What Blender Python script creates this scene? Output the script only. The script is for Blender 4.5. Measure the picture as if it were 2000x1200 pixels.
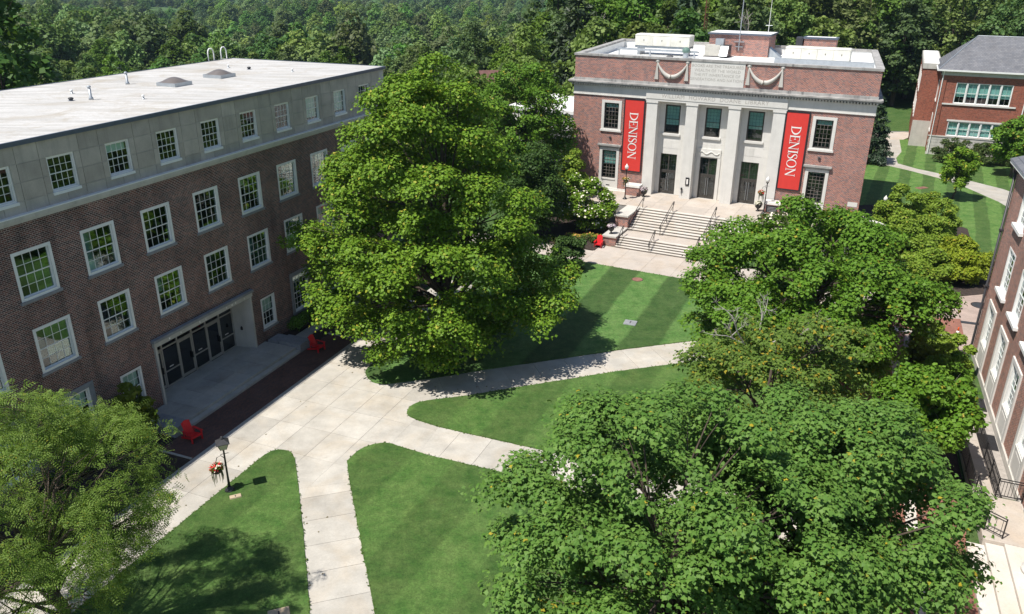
import bpy, math, random
import numpy as np
from mathutils import Vector, Matrix

for o in list(bpy.data.objects):
    bpy.data.objects.remove(o, do_unlink=True)
scene = bpy.context.scene
COL = scene.collection
rad = math.radians
PI = math.pi

# ------------------------------------------------------------------ camera
CAM_H = 23.0
pitch, roll = rad(23.036), rad(-0.348)
cp, sp = math.cos(pitch), math.sin(pitch)
right = Vector((1, 0, 0)); fwd = Vector((0, cp, -sp)); down = Vector((0, -sp, -cp))
r2 = right * math.cos(roll) + down * math.sin(roll)
d2 = -right * math.sin(roll) + down * math.cos(roll)
cam_data = bpy.data.cameras.new('camera')
cam = bpy.data.objects.new('camera', cam_data); COL.objects.link(cam)
cam.matrix_world = Matrix(((r2.x, -d2.x, -fwd.x, 0), (r2.y, -d2.y, -fwd.y, 0), (r2.z, -d2.z, -fwd.z, CAM_H), (0, 0, 0, 1)))
cam_data.sensor_width = 36.0
cam_data.lens = 1557.3 / 2000 * 36
cam_data.clip_start = 0.5; cam_data.clip_end = 6000
scene.camera = cam

# ------------------------------------------------------------------ sky, sun, exposure
SUN = Vector((-0.457, -0.285, 1.0)).normalized()          # towards the sun
world = bpy.data.worlds.new('World'); scene.world = world; world.use_nodes = True
wn = world.node_tree.nodes; wl = world.node_tree.links; wn.clear()
wo = wn.new('ShaderNodeOutputWorld'); wb = wn.new('ShaderNodeBackground'); sky = wn.new('ShaderNodeTexSky')
sky.sky_type = 'NISHITA'; sky.sun_disc = False
sky.sun_elevation = math.asin(SUN.z); sky.sun_rotation = math.atan2(SUN.x, SUN.y)
sky.altitude = 300; sky.air_density = 1.0; sky.dust_density = 0.6; sky.ozone_density = 1.0
wb.inputs['Strength'].default_value = 0.09
wl.new(sky.outputs[0], wb.inputs[0]); wl.new(wb.outputs[0], wo.inputs[0])
sun_data = bpy.data.lights.new('sun', 'SUN'); sun_data.energy = 5.0; sun_data.angle = rad(0.53)
sun_data.color = (1.0, 0.95, 0.87)
sun = bpy.data.objects.new('sun', sun_data); COL.objects.link(sun)
sun.rotation_euler = SUN.to_track_quat('Z', 'Y').to_euler(); sun.location = (0, 0, 60)
scene.view_settings.view_transform = 'Standard'; scene.view_settings.look = 'None'
scene.view_settings.gamma = 1.0; scene.view_settings.use_curve_mapping = False
scene.view_settings.exposure = 0.33
scene.render.engine = 'CYCLES'
scene.cycles.max_bounces = 6; scene.cycles.transparent_max_bounces = 8
scene.cycles.diffuse_bounces = 3; scene.cycles.glossy_bounces = 3; scene.cycles.transmission_bounces = 4

# ------------------------------------------------------------------ mesh helpers
class MB:
    def __init__(s): s.v = []; s.f = []
    def quad(s, a, b, c, d):
        i = len(s.v); s.v += [a, b, c, d]; s.f.append((i, i + 1, i + 2, i + 3)); return s
    def box(s, x0, x1, y0, y1, z0, z1):
        i = len(s.v)
        s.v += [(x0, y0, z0), (x1, y0, z0), (x1, y1, z0), (x0, y1, z0), (x0, y0, z1), (x1, y0, z1), (x1, y1, z1), (x0, y1, z1)]
        s.f += [(i, i + 3, i + 2, i + 1), (i + 4, i + 5, i + 6, i + 7), (i, i + 1, i + 5, i + 4), (i + 1, i + 2, i + 6, i + 5), (i + 2, i + 3, i + 7, i + 6), (i + 3, i, i + 4, i + 7)]
        return s
    def frustum(s, x0, x1, y0, y1, z0, z1, ix, iy):
        i = len(s.v)
        s.v += [(x0, y0, z0), (x1, y0, z0), (x1, y1, z0), (x0, y1, z0), (x0 + ix, y0 + iy, z1), (x1 - ix, y0 + iy, z1), (x1 - ix, y1 - iy, z1), (x0 + ix, y1 - iy, z1)]
        s.f += [(i, i + 3, i + 2, i + 1), (i + 4, i + 5, i + 6, i + 7), (i, i + 1, i + 5, i + 4), (i + 1, i + 2, i + 6, i + 5), (i + 2, i + 3, i + 7, i + 6), (i + 3, i, i + 4, i + 7)]
        return s
    def prism(s, poly, z0, z1):
        n = len(poly); i = len(s.v)
        s.v += [(p[0], p[1], z0) for p in poly] + [(p[0], p[1], z1) for p in poly]
        s.f.append(tuple(range(i + n, i + 2 * n))); s.f.append(tuple(range(i + n - 1, i - 1, -1)))
        for k in range(n):
            k2 = (k + 1) % n; s.f.append((i + k, i + k2, i + n + k2, i + n + k))
        return s
    def tube(s, pts, radii, n=8, cap=True):
        pts = [Vector(p) for p in pts]
        if not hasattr(radii, '__len__'): radii = [radii] * len(pts)
        rings = []; ref = None
        for k, p in enumerate(pts):
            if k == 0: t = pts[1] - p
            elif k == len(pts) - 1: t = p - pts[k - 1]
            else: t = pts[k + 1] - pts[k - 1]
            if t.length < 1e-9: t = Vector((0, 0, 1))
            t.normalize()
            if ref is None:
                ref = Vector((0, 0, 1)) if abs(t.z) < 0.9 else Vector((1, 0, 0))
            a = t.cross(ref)
            if a.length < 1e-6: a = t.orthogonal()
            a.normalize(); b = t.cross(a).normalized()
            ref = b.cross(t) if False else ref
            i = len(s.v)
            for q in range(n):
                w = 2 * PI * q / n; v = p + (a * math.cos(w) + b * math.sin(w)) * radii[k]
                s.v.append((v.x, v.y, v.z))
            rings.append(i)
        for k in range(len(rings) - 1):
            for q in range(n):
                q2 = (q + 1) % n
                s.f.append((rings[k] + q, rings[k] + q2, rings[k + 1] + q2, rings[k + 1] + q))
        if cap:
            s.f.append(tuple(rings[0] + q for q in range(n - 1, -1, -1))); s.f.append(tuple(rings[-1] + q for q in range(n)))
        return s
    def lathe(s, prof, n=14, c=(0, 0, 0)):
        rings = []
        for r, z in prof:
            i = len(s.v); rings.append(i)
            for q in range(n):
                w = 2 * PI * q / n; s.v.append((c[0] + r * math.cos(w), c[1] + r * math.sin(w), c[2] + z))
        for k in range(len(rings) - 1):
            for q in range(n):
                q2 = (q + 1) % n; s.f.append((rings[k] + q, rings[k] + q2, rings[k + 1] + q2, rings[k + 1] + q))
        s.f.append(tuple(rings[0] + q for q in range(n - 1, -1, -1))); s.f.append(tuple(rings[-1] + q for q in range(n)))
        return s
    def mesh(s, name, mat=None, smooth=False):
        me = bpy.data.meshes.new(name); me.from_pydata(s.v, [], s.f)
        if mat: me.materials.append(mat)
        if smooth: me.polygons.foreach_set('use_smooth', [True] * len(me.polygons))
        me.update(); return me
    def build(s, name, mat=None, parent=None, smooth=False, loc=None, rot=None):
        return add(name, s.mesh(name, mat, smooth), parent, loc, rot)

def add(name, me, parent=None, loc=None, rot=None):
    o = bpy.data.objects.new(name, me); COL.objects.link(o)
    if parent: o.parent = parent
    if loc: o.location = loc
    if rot: o.rotation_euler = rot
    return o

def tag(o, label, cat, group=None):
    o['label'] = label; o['category'] = cat
    if group: o['group'] = group
    return o
def structure(o): o['kind'] = 'structure'; return o
def stuff(o): o['kind'] = 'stuff'; return o
def empty(name, loc=(0, 0, 0), rz=0.0):
    o = bpy.data.objects.new(name, None); COL.objects.link(o); o.location = loc; o.rotation_euler = (0, 0, rz)
    o.empty_display_size = 0.3; return o
def kids(o): return [c for c in bpy.data.objects if c.parent == o]
def copy_tree(o, kidmap, parent=None):
    c = o.copy(); COL.objects.link(c); c.parent = parent
    for ch in kidmap.get(o, []): copy_tree(ch, kidmap, c)
    return c
def make_kidmap():
    km = {}
    for c in bpy.data.objects:
        if c.parent: km.setdefault(c.parent, []).append(c)
    return km

# ------------------------------------------------------------------ materials
class NT:
    def __init__(s, name):
        s.m = bpy.data.materials.new(name); s.m.use_nodes = True
        s.n = s.m.node_tree.nodes; s.l = s.m.node_tree.links; s.n.clear()
        s.out = s.n.new('ShaderNodeOutputMaterial')
    def node(s, t, **kw):
        x = s.n.new(t)
        for k, v in kw.items():
            if k in x.inputs: x.inputs[k].default_value = v
            else: setattr(x, k, v)
        return x
    def link(s, a, b): s.l.new(a, b)
    def noise(s, scale, detail=3, rough=0.55, vec=None, dist=0.0):
        x = s.node('ShaderNodeTexNoise'); x.inputs['Scale'].default_value = scale; x.inputs['Detail'].default_value = detail
        x.inputs['Roughness'].default_value = rough; x.inputs['Distortion'].default_value = dist
        s.link(vec if vec else s.pos(), x.inputs['Vector']); return x.outputs['Fac']
    def pos(s):
        if not hasattr(s, '_p'): s._p = s.node('ShaderNodeNewGeometry')
        return s._p.outputs['Position']
    def island(s):
        s.pos(); return s._p.outputs['Random Per Island']
    def objpos(s):
        if not hasattr(s, '_o'): s._o = s.node('ShaderNodeTexCoord')
        return s._o.outputs['Object']
    def objrand(s):
        return s.node('ShaderNodeObjectInfo').outputs['Random']
    def math(s, op, a, b=None, clamp=False):
        x = s.node('ShaderNodeMath', operation=op); x.use_clamp = clamp
        for i, v in enumerate((a, b)):
            if v is None: continue
            if isinstance(v, (int, float)): x.inputs[i].default_value = v
            else: s.link(v, x.inputs[i])
        return x.outputs[0]
    def rng(s, v, a, b, c=0.0, d=1.0):
        x = s.node('ShaderNodeMapRange'); s.link(v, x.inputs[0])
        for i, q in enumerate((a, b, c, d)): x.inputs[i + 1].default_value = q
        return x.outputs[0]
    def mix(s, f, a, b, mode='MIX'):
        x = s.node('ShaderNodeMix', data_type='RGBA', blend_type=mode)
        for sock, v in ((x.inputs[0], f), (x.inputs[6], a), (x.inputs[7], b)):
            if isinstance(v, (int, float)): sock.default_value = v
            elif isinstance(v, tuple): sock.default_value = v if len(v) == 4 else (*v, 1)
            else: s.link(v, sock)
        return x.outputs[2]
    def scale(s, col, f):
        x = s.node('ShaderNodeHueSaturation'); s.link(col, x.inputs['Color']) if not isinstance(col, tuple) else setattr(x.inputs['Color'], 'default_value', (*col, 1))
        if isinstance(f, (int, float)): x.inputs['Value'].default_value = f
        else: s.link(f, x.inputs['Value'])
        return x.outputs[0]
    def bump(s, h, strength=0.3, dist=0.01):
        x = s.node('ShaderNodeBump'); x.inputs['Strength'].default_value = strength; x.inputs['Distance'].default_value = dist
        s.link(h, x.inputs['Height']); return x.outputs[0]
    def pbr(s, col, rough=0.7, metal=0.0, spec=0.4, bump=None, **kw):
        b = s.node('ShaderNodeBsdfPrincipled')
        if isinstance(col, tuple): b.inputs['Base Color'].default_value = (*col[:3], 1)
        else: s.link(col, b.inputs['Base Color'])
        if isinstance(rough, (int, float)): b.inputs['Roughness'].default_value = rough
        else: s.link(rough, b.inputs['Roughness'])
        b.inputs['Metallic'].default_value = metal; b.inputs['Specular IOR Level'].default_value = spec
        if bump: s.link(bump, b.inputs['Normal'])
        for k, v in kw.items(): b.inputs[k].default_value = v
        s.link(b.outputs[0], s.out.inputs[0]); return s.m

def simple(name, col, rough=0.6, var=0.15, scale=3.0, metal=0.0, spec=0.4, orand=0.0, fine=0.0):
    t = NT(name)
    f = t.rng(t.noise(scale, 5), 0.3, 0.7, 1 - var, 1 + var)
    if fine: f = t.math('MULTIPLY', f, t.rng(t.noise(scale * 25, 2), 0.3, 0.7, 1 - fine, 1 + fine))
    if orand: f = t.math('MULTIPLY', f, t.rng(t.objrand(), 0, 1, 1 - orand, 1 + orand))
    return t.pbr(t.scale(col, f), rough, metal, spec)

def brick_mat(name, c1, c2, mortar, bw=0.205, rh=0.068, ms=0.009, stain=0.3, dark=(0.03, 0.02, 0.025), darkamt=0.35):
    t = NT(name)
    sep = t.node('ShaderNodeSeparateXYZ'); t.link(t.objpos(), sep.inputs[0])
    u = t.math('ADD', sep.outputs[0], sep.outputs[1])
    cv = t.node('ShaderNodeCombineXYZ'); t.link(u, cv.inputs[0]); t.link(sep.outputs[2], cv.inputs[1])
    b = t.node('ShaderNodeTexBrick'); b.offset = 0.5
    b.inputs['Scale'].default_value = 1.0; b.inputs['Brick Width'].default_value = bw; b.inputs['Row Height'].default_value = rh
    b.inputs['Mortar Size'].default_value = ms; b.inputs['Mortar Smooth'].default_value = 0.1; b.inputs['Bias'].default_value = 0.0
    t.link(cv.outputs[0], b.inputs['Vector'])
    # a second random brick tone
    sx = t.node('ShaderNodeVectorMath', operation='MULTIPLY'); t.link(cv.outputs[0], sx.inputs[0]); sx.inputs[1].default_value = (1 / bw, 1 / rh, 0)
    fl = t.node('ShaderNodeVectorMath', operation='FLOOR'); t.link(sx.outputs[0], fl.inputs[0])
    wnz = t.node('ShaderNodeTexWhiteNoise', noise_dimensions='2D'); t.link(fl.outputs[0], wnz.inputs['Vector'])
    b.inputs['Color1'].default_value = (*c1, 1); b.inputs['Color2'].default_value = (*c2, 1); b.inputs['Mortar'].default_value = (*mortar, 1)
    isdark = t.math('GREATER_THAN', wnz.outputs['Value'], 1 - darkamt)
    isdark = t.math('MULTIPLY', isdark, t.math('SUBTRACT', 1.0, b.outputs['Fac']))
    col = t.mix(t.math('MULTIPLY', isdark, 0.65), b.outputs['Color'], dark)
    st = t.rng(t.noise(0.45, 5, 0.65), 0.35, 0.7, 1 + stain * 0.5, 1 - stain)
    st = t.math('MULTIPLY', st, t.rng(t.noise(3.5, 4), 0.3, 0.7, 0.88, 1.12))
    mp = t.node('ShaderNodeMapping'); mp.inputs['Scale'].default_value = (1.3, 1.3, 0.16); t.link(t.pos(), mp.inputs[0])
    st = t.math('MULTIPLY', st, t.rng(t.noise(1.0, 5, 0.65, mp.outputs[0]), 0.5, 0.72, 1.0, 1 - stain))
    return t.pbr(t.scale(col, st), 0.85, 0, 0.25, t.bump(t.math('SUBTRACT', 1.0, b.outputs['Fac']), 0.5, 0.006))

def stone_mat(name, col, var=0.12, streak=0.3, orand=0.05, dirt=(0.12, 0.12, 0.11)):
    t = NT(name)
    f = t.math('MULTIPLY', t.rng(t.noise(1.2, 5), 0.3, 0.7, 1 - var, 1 + var), t.rng(t.noise(30, 3), 0.3, 0.7, 0.93, 1.07))
    f = t.math('MULTIPLY', f, t.rng(t.objrand(), 0, 1, 1 - orand, 1 + orand))
    mp = t.node('ShaderNodeMapping'); mp.inputs['Scale'].default_value = (2.2, 2.2, 0.22); t.link(t.pos(), mp.inputs[0])
    s = t.rng(t.noise(1.0, 5, 0.65, mp.outputs[0]), 0.52, 0.75, 0, streak)
    c = t.mix(s, t.scale(col, f), dirt)
    return t.pbr(c, 0.8, 0, 0.3, t.bump(t.noise(40, 3), 0.15, 0.01))

def concrete_mat(name, col, orand=0.1, stain=0.25):
    t = NT(name)
    f = t.math('MULTIPLY', t.rng(t.noise(0.8, 6, 0.6), 0.3, 0.7, 1 - stain * 0.5, 1 + stain * 0.4), t.rng(t.noise(9, 4, 0.65), 0.3, 0.7, 0.94, 1.05))
    f = t.math('MULTIPLY', f, t.rng(t.noise(70, 2), 0.3, 0.7, 0.96, 1.04))
    f = t.math('MULTIPLY', f, t.rng(t.objrand(), 0, 1, 1 - orand, 1 + orand))
    warm = t.rng(t.noise(0.5, 4, 0.6, None, 0.8), 0.45, 0.75, 0, 0.55)
    c = t.mix(warm, t.scale(col, f), t.scale((col[0] * 0.97, col[1] * 0.86, col[2] * 0.72), f))
    sp = t.rng(t.noise(2.6, 6, 0.7), 0.60, 0.76, 0, 0.45)
    c = t.mix(sp, c, (col[0] * 0.55, col[1] * 0.52, col[2] * 0.48))
    return t.pbr(c, 0.85, 0, 0.25, t.bump(t.noise(60, 3), 0.12, 0.008))

def grass_mat(name, angle=None, period=2.4, amt=0.13, tint=(1, 1, 1), dry=0.25):
    t = NT(name)
    g1 = (0.052 * tint[0], 0.124 * tint[1], 0.023 * tint[2]); g2 = (0.108 * tint[0], 0.180 * tint[1], 0.046 * tint[2])
    c = t.mix(t.rng(t.noise(0.9, 6, 0.7), 0.35, 0.65), g1, g2)
    c = t.mix(t.rng(t.noise(0.33, 5, 0.7, None, 0.6), 0.55, 0.8, 0, dry), c, (0.14, 0.15, 0.04))
    c = t.mix(t.rng(t.noise(2.2, 4, 0.75), 0.66, 0.78, 0, dry * 1.3), c, (0.19, 0.15, 0.07))
    f = t.rng(t.noise(13, 4, 0.85), 0.3, 0.7, 0.55, 1.45)
    f = t.math('MULTIPLY', f, t.rng(t.noise(60, 2, 0.8), 0.25, 0.75, 0.6, 1.4))
    f = t.math('MULTIPLY', f, t.rng(t.noise(3.2, 5, 0.75), 0.3, 0.7, 0.78, 1.22))
    if angle is not None:
        sep = t.node('ShaderNodeSeparateXYZ'); t.link(t.pos(), sep.inputs[0])
        d = t.math('ADD', t.math('MULTIPLY', sep.outputs[0], math.cos(angle)), t.math('MULTIPLY', sep.outputs[1], math.sin(angle)))
        d = t.math('ADD', d, t.math('MULTIPLY', t.noise(0.4, 2), 0.5))
        w = t.math('SINE', t.math('MULTIPLY', d, 2 * PI / period))
        w = t.rng(w, -0.15, 0.15, 1 - amt, 1 + amt)
        f = t.math('MULTIPLY', f, w)
    return t.pbr(t.scale(c, f), 0.75, 0, 0.25, t.bump(t.noise(60, 3, 0.8), 0.9, 0.04))

def leaf_mat(name, c1, c2, c3=None, c3amt=0.0, trans=0.35, rough=0.55, spec=0.2, orand=0.0, clump=0.9):
    t = NT(name)
    c = t.mix(t.island(), c1, c2)
    c = t.mix(t.rng(t.noise(clump, 3), 0.35, 0.65, 0, 0.5), c, tuple(x * 0.75 for x in c1))
    if c3:
        wn_ = t.node('ShaderNodeTexWhiteNoise', noise_dimensions='1D'); t.link(t.math('MULTIPLY', t.island(), 917.0), wn_.inputs['W'])
        k = t.math('MULTIPLY', t.math('GREATER_THAN', wn_.outputs['Value'], 1 - c3amt), t.rng(t.noise(0.6, 2), 0.4, 0.6, 0.2, 1.0))
        c = t.mix(k, c, c3)
    if orand:
        hs = t.node('ShaderNodeHueSaturation'); t.link(c, hs.inputs['Color']); r = t.objrand()
        t.link(t.rng(r, 0, 1, 0.5 - 0.045, 0.5 + 0.025), hs.inputs['Hue']); t.link(t.rng(t.math('FRACT', t.math('MULTIPLY', r, 7.31)), 0, 1, 1 - orand, 1 + orand), hs.inputs['Value'])
        t.link(t.rng(t.math('FRACT', t.math('MULTIPLY', r, 13.7)), 0, 1, 0.75, 1.1), hs.inputs['Saturation'])
        c = hs.outputs[0]
    p = t.node('ShaderNodeBsdfPrincipled'); t.link(c, p.inputs['Base Color']); p.inputs['Roughness'].default_value = rough; p.inputs['Specular IOR Level'].default_value = spec
    tr = t.node('ShaderNodeBsdfTranslucent'); t.link(t.mix(0.5, c, (0.16, 0.26, 0.02)), tr.inputs[0])
    mx = t.node('ShaderNodeMixShader'); mx.inputs[0].default_value = trans
    t.link(p.outputs[0], mx.inputs[1]); t.link(tr.outputs[0], mx.inputs[2]); t.link(mx.outputs[0], t.out.inputs[0])
    return t.m

def glass_mat(name, tint=(0.55, 0.62, 0.6), refl=0.22, rough=0.02):
    t = NT(name)
    tr = t.node('ShaderNodeBsdfTransparent'); tr.inputs[0].default_value = (*tint, 1)
    gl = t.node('ShaderNodeBsdfGlossy'); gl.inputs['Roughness'].default_value = rough; gl.inputs[0].default_value = (0.92, 0.96, 1, 1)
    gl_n = t.bump(t.noise(1.1, 2), 0.05, 0.05); t.link(gl_n, gl.inputs['Normal'])
    fr = t.node('ShaderNodeFresnel'); fr.inputs[0].default_value = 1.6
    mx = t.node('ShaderNodeMixShader'); t.pos(); t.link(t.math('MULTIPLY', t.math('ADD', fr.outputs[0], refl, True), t.math('SUBTRACT', 1.0, t._p.outputs['Backfacing'])), mx.inputs[0])
    t.link(tr.outputs[0], mx.inputs[1]); t.link(gl.outputs[0], mx.inputs[2]); t.link(mx.outputs[0], t.out.inputs[0])
    return t.m

MT = {}
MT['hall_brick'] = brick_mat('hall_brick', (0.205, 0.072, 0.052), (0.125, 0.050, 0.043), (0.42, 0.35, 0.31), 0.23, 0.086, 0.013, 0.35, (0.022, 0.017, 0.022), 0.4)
MT['lib_brick'] = brick_mat('lib_brick', (0.42, 0.125, 0.085), (0.29, 0.095, 0.075), (0.50, 0.42, 0.37), 0.23, 0.085, 0.013, 0.12, (0.075, 0.05, 0.075), 0.36)
MT['ne_brick'] = brick_mat('ne_brick', (0.34, 0.085, 0.05), (0.27, 0.065, 0.04), (0.36, 0.24, 0.18), 0.205, 0.07, 0.008, 0.12, (0.1, 0.03, 0.025), 0.25)
MT['right_brick'] = brick_mat('right_brick', (0.42, 0.17, 0.12), (0.33, 0.13, 0.10), (0.52, 0.44, 0.37), 0.22, 0.08, 0.012, 0.15, (0.13, 0.07, 0.07), 0.3)
MT['limestone'] = stone_mat('limestone', (0.52, 0.50, 0.46), 0.08, 0.25, 0.04)
MT['lime_white'] = stone_mat('lime_white', (0.67, 0.655, 0.62), 0.05, 0.14, 0.03)
MT['lime_dirty'] = stone_mat('lime_dirty', (0.36, 0.35, 0.335), 0.25, 0.95, 0.05, (0.085, 0.085, 0.09))
MT['panel_stone'] = stone_mat('panel_stone', (0.45, 0.41, 0.355), 0.12, 0.3, 0.12)
MT['panel_joint'] = simple('panel_joint', (0.52, 0.50, 0.46), 0.8)
MT['granite'] = simple('granite', (0.25, 0.26, 0.28), 0.8, 0.15, 3, fine=0.25)
MT['white_paint'] = simple('white_paint', (0.80, 0.80, 0.78), 0.45, 0.05, 2)
MT['glass'] = glass_mat('glass', (0.84, 0.92, 0.90), 0.035)
MT['glass_dark'] = glass_mat('glass_dark', (0.25, 0.3, 0.3), 0.06)
MT['glass_lib'] = glass_mat('glass_lib', (0.72, 0.86, 0.86), 0.05)
MT['blind'] = simple('blind', (0.72, 0.80, 0.72), 0.9, 0.04)
MT['interior'] = simple('interior', (0.035, 0.032, 0.03), 0.9, 0.3, 0.8)
MT['dark_metal'] = simple('dark_metal', (0.045, 0.045, 0.05), 0.45, 0.15)
MT['blue_metal'] = simple('blue_metal', (0.10, 0.12, 0.16), 0.4, 0.1)
MT['bronze'] = simple('bronze', (0.055, 0.05, 0.045), 0.45, 0.1)
MT['muntin_lib'] = simple('muntin_lib', (0.22, 0.19, 0.17), 0.6, 0.1)
MT['alu'] = simple('alu', (0.42, 0.40, 0.37), 0.4, 0.08, metal=0.3)
MT['grey_box'] = simple('grey_box', (0.50, 0.48, 0.43), 0.6, 0.12, 2)
MT['white_box'] = simple('white_box', (0.72, 0.70, 0.62), 0.6, 0.12, 1.5)
MT['galv'] = simple('galv', (0.40, 0.43, 0.46), 0.4, 0.1, metal=0.5)
MT['rust'] = simple('rust', (0.20, 0.09, 0.05), 0.8, 0.3, 6)
MT['black_iron'] = simple('black_iron', (0.016, 0.016, 0.018), 0.4, 0.1)
MT['red_plastic'] = simple('red_plastic', (0.60, 0.012, 0.018), 0.45, 0.06)
MT['banner_red'] = simple('banner_red', (0.66, 0.045, 0.035), 0.7, 0.04)
MT['banner_black'] = simple('banner_black', (0.02, 0.02, 0.025), 0.7, 0.05)
MT['letter_white'] = simple('letter_white', (0.85, 0.83, 0.80), 0.6, 0.02)
MT['engrave'] = simple('engrave', (0.40, 0.38, 0.35), 0.9, 0.05)
MT['bark'] = simple('bark', (0.085, 0.065, 0.05), 0.95, 0.35, 5, fine=0.3)
MT['bark_grey'] = simple('bark_grey', (0.30, 0.27, 0.24), 0.95, 0.2, 4, fine=0.2)
MT['deadwood'] = simple('deadwood', (0.42, 0.38, 0.36), 0.9, 0.15, 4)
MT['mulch'] = simple('mulch', (0.045, 0.032, 0.026), 0.95, 0.35, 5, fine=0.4)
MT['gravel'] = simple('gravel', (0.36, 0.33, 0.30), 0.9, 0.15, 4, fine=0.5)
MT['asphalt'] = simple('asphalt', (0.19, 0.19, 0.19), 0.9, 0.12, 1, fine=0.1)
MT['concrete'] = concrete_mat('concrete', (0.455, 0.43, 0.385), 0.12, 0.36)
MT['concrete_pink'] = concrete_mat('concrete_pink', (0.47, 0.42, 0.37), 0.06, 0.22)
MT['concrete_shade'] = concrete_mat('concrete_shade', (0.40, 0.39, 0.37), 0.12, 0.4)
MT['step_stone'] = concrete_mat('step_stone', (0.60, 0.56, 0.51), 0.05, 0.15)
MT['bed'] = simple('bed', (0.10, 0.09, 0.075), 0.95, 0.2)
MT['white_roof'] = simple('white_roof', (0.80, 0.80, 0.78), 0.7, 0.05, 1.0)
MT['skylight'] = simple('skylight', (0.16, 0.14, 0.13), 0.3, 0.1)
MT['orange'] = simple('orange', (0.85, 0.12, 0.02), 0.5, 0.05)
MT['globe'] = simple('globe', (0.75, 0.75, 0.72), 0.25, 0.03)
MT['lantern_glass'] = simple('lantern_glass', (0.55, 0.52, 0.42), 0.2, 0.05)

def roof_membrane():
    t = NT('roof_membrane')
    mp = t.node('ShaderNodeMapping'); mp.inputs['Rotation'].default_value = (0, 0, rad(-12)); mp.inputs['Scale'].default_value = (0.25, 2.2, 1); t.link(t.pos(), mp.inputs[0])
    s = t.rng(t.noise(0.9, 6, 0.65, mp.outputs[0]), 0.40, 0.68, 0, 0.7)
    c = t.mix(s, (0.54, 0.53, 0.515), (0.30, 0.29, 0.27))
    s2 = t.rng(t.noise(0.28, 6, 0.75, None, 1.5), 0.50, 0.70, 0, 0.8)
    c = t.mix(s2, c, (0.37, 0.33, 0.27))
    c = t.scale(c, t.rng(t.noise(6, 4), 0.3, 0.7, 0.93, 1.06))
    return t.pbr(c, 0.8, 0, 0.3)
MT['roof_membrane'] = roof_membrane()

def slate_mat():
    t = NT('slate')
    sep = t.node('ShaderNodeSeparateXYZ'); t.link(t.objpos(), sep.inputs[0])
    cv = t.node('ShaderNodeCombineXYZ'); t.link(t.math('ADD', sep.outputs[0], t.math('MULTIPLY', sep.outputs[1], 0.02)), cv.inputs[0]); t.link(sep.outputs[2], cv.inputs[1])
    b = t.node('ShaderNodeTexBrick'); b.inputs['Scale'].default_value = 1; b.inputs['Brick Width'].default_value = 0.35; b.inputs['Row Height'].default_value = 0.16; b.inputs['Mortar Size'].default_value = 0.012
    b.inputs['Color1'].default_value = (0.14, 0.145, 0.16, 1); b.inputs['Color2'].default_value = (0.19, 0.19, 0.20, 1); b.inputs['Mortar'].default_value = (0.09, 0.09, 0.10, 1)
    t.link(cv.outputs[0], b.inputs['Vector'])
    c = t.scale(b.outputs['Color'], t.rng(t.noise(0.8, 4), 0.3, 0.7, 0.85, 1.15))
    return t.pbr(c, 0.55, 0, 0.4, t.bump(b.outputs['Fac'], -0.4, 0.01))
MT['slate'] = slate_mat()

def paver_mat(name, c1, c2, mort, ang=0.0):
    t = NT(name)
    mp = t.node('ShaderNodeMapping'); mp.inputs['Rotation'].default_value = (0, 0, ang); t.link(t.pos(), mp.inputs[0])
    b = t.node('ShaderNodeTexBrick'); b.inputs['Scale'].default_value = 1; b.inputs['Brick Width'].default_value = 0.21; b.inputs['Row Height'].default_value = 0.105; b.inputs['Mortar Size'].default_value = 0.007
    b.inputs['Color1'].default_value = (*c1, 1); b.inputs['Color2'].default_value = (*c2, 1); b.inputs['Mortar'].default_value = (*mort, 1)
    t.link(mp.outputs[0], b.inputs['Vector'])
    c = t.scale(b.outputs['Color'], t.math('MULTIPLY', t.rng(t.noise(0.7, 5), 0.3, 0.7, 0.8, 1.2), t.rng(t.noise(14, 3), 0.3, 0.7, 0.85, 1.15)))
    return t.pbr(c, 0.85, 0, 0.3, t.bump(t.math('SUBTRACT', 1.0, b.outputs['Fac']), 0.4, 0.005))
MT['paver_dark'] = paver_mat('paver_dark', (0.15, 0.075, 0.06), (0.10, 0.06, 0.055), (0.07, 0.06, 0.055), rad(68 + 45))
MT['paver_red'] = paver_mat('paver_red', (0.32, 0.13, 0.09), (0.24, 0.10, 0.075), (0.2, 0.15, 0.12), rad(21 + 45))
MT['paver_pink'] = paver_mat('paver_pink', (0.43, 0.33, 0.28), (0.38, 0.29, 0.25), (0.34, 0.29, 0.25), rad(21))
MT['grass'] = grass_mat('grass', rad(-24) , 4.6, 0.12, (1.0, 1.0, 1.0), 0.22)
MT['grass_striped'] = grass_mat('grass_striped', rad(-23.5), 4.9, 0.30, (0.95, 1.0, 1.1), 0.15)
MT['grass_north'] = grass_mat('grass_north', rad(-27), 2.6, 0.22, (1.1, 1.08, 1.1), 0.12)
MT['grass_far'] = grass_mat('grass_far', None, 1, 0, (0.8, 0.8, 0.9), 0.3)

# leaves
MT['leaf_maple_a'] = leaf_mat('leaf_maple_a', (0.108, 0.220, 0.014), (0.200, 0.325, 0.030), (0.42, 0.40, 0.05), 0.06, 0.2)
MT['leaf_maple_b'] = leaf_mat('leaf_maple_b', (0.085, 0.190, 0.030), (0.160, 0.275, 0.055), (0.42, 0.33, 0.03), 0.012, 0.2, 0.55, 0.2)
MT['leaf_maple_c'] = leaf_mat('leaf_maple_c', (0.085, 0.195, 0.016), (0.158, 0.285, 0.030), (0.32, 0.28, 0.03), 0.03, 0.2)
MT['leaf_tired'] = leaf_mat('leaf_tired', (0.105, 0.185, 0.03), (0.175, 0.260, 0.045), (0.45, 0.32, 0.03), 0.08, 0.28)
MT['leaf_locust'] = leaf_mat('leaf_locust', (0.135, 0.235, 0.030), (0.260, 0.370, 0.085), (0.27, 0.26, 0.03), 0.05, 0.38, 0.55, 0.2)
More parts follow.
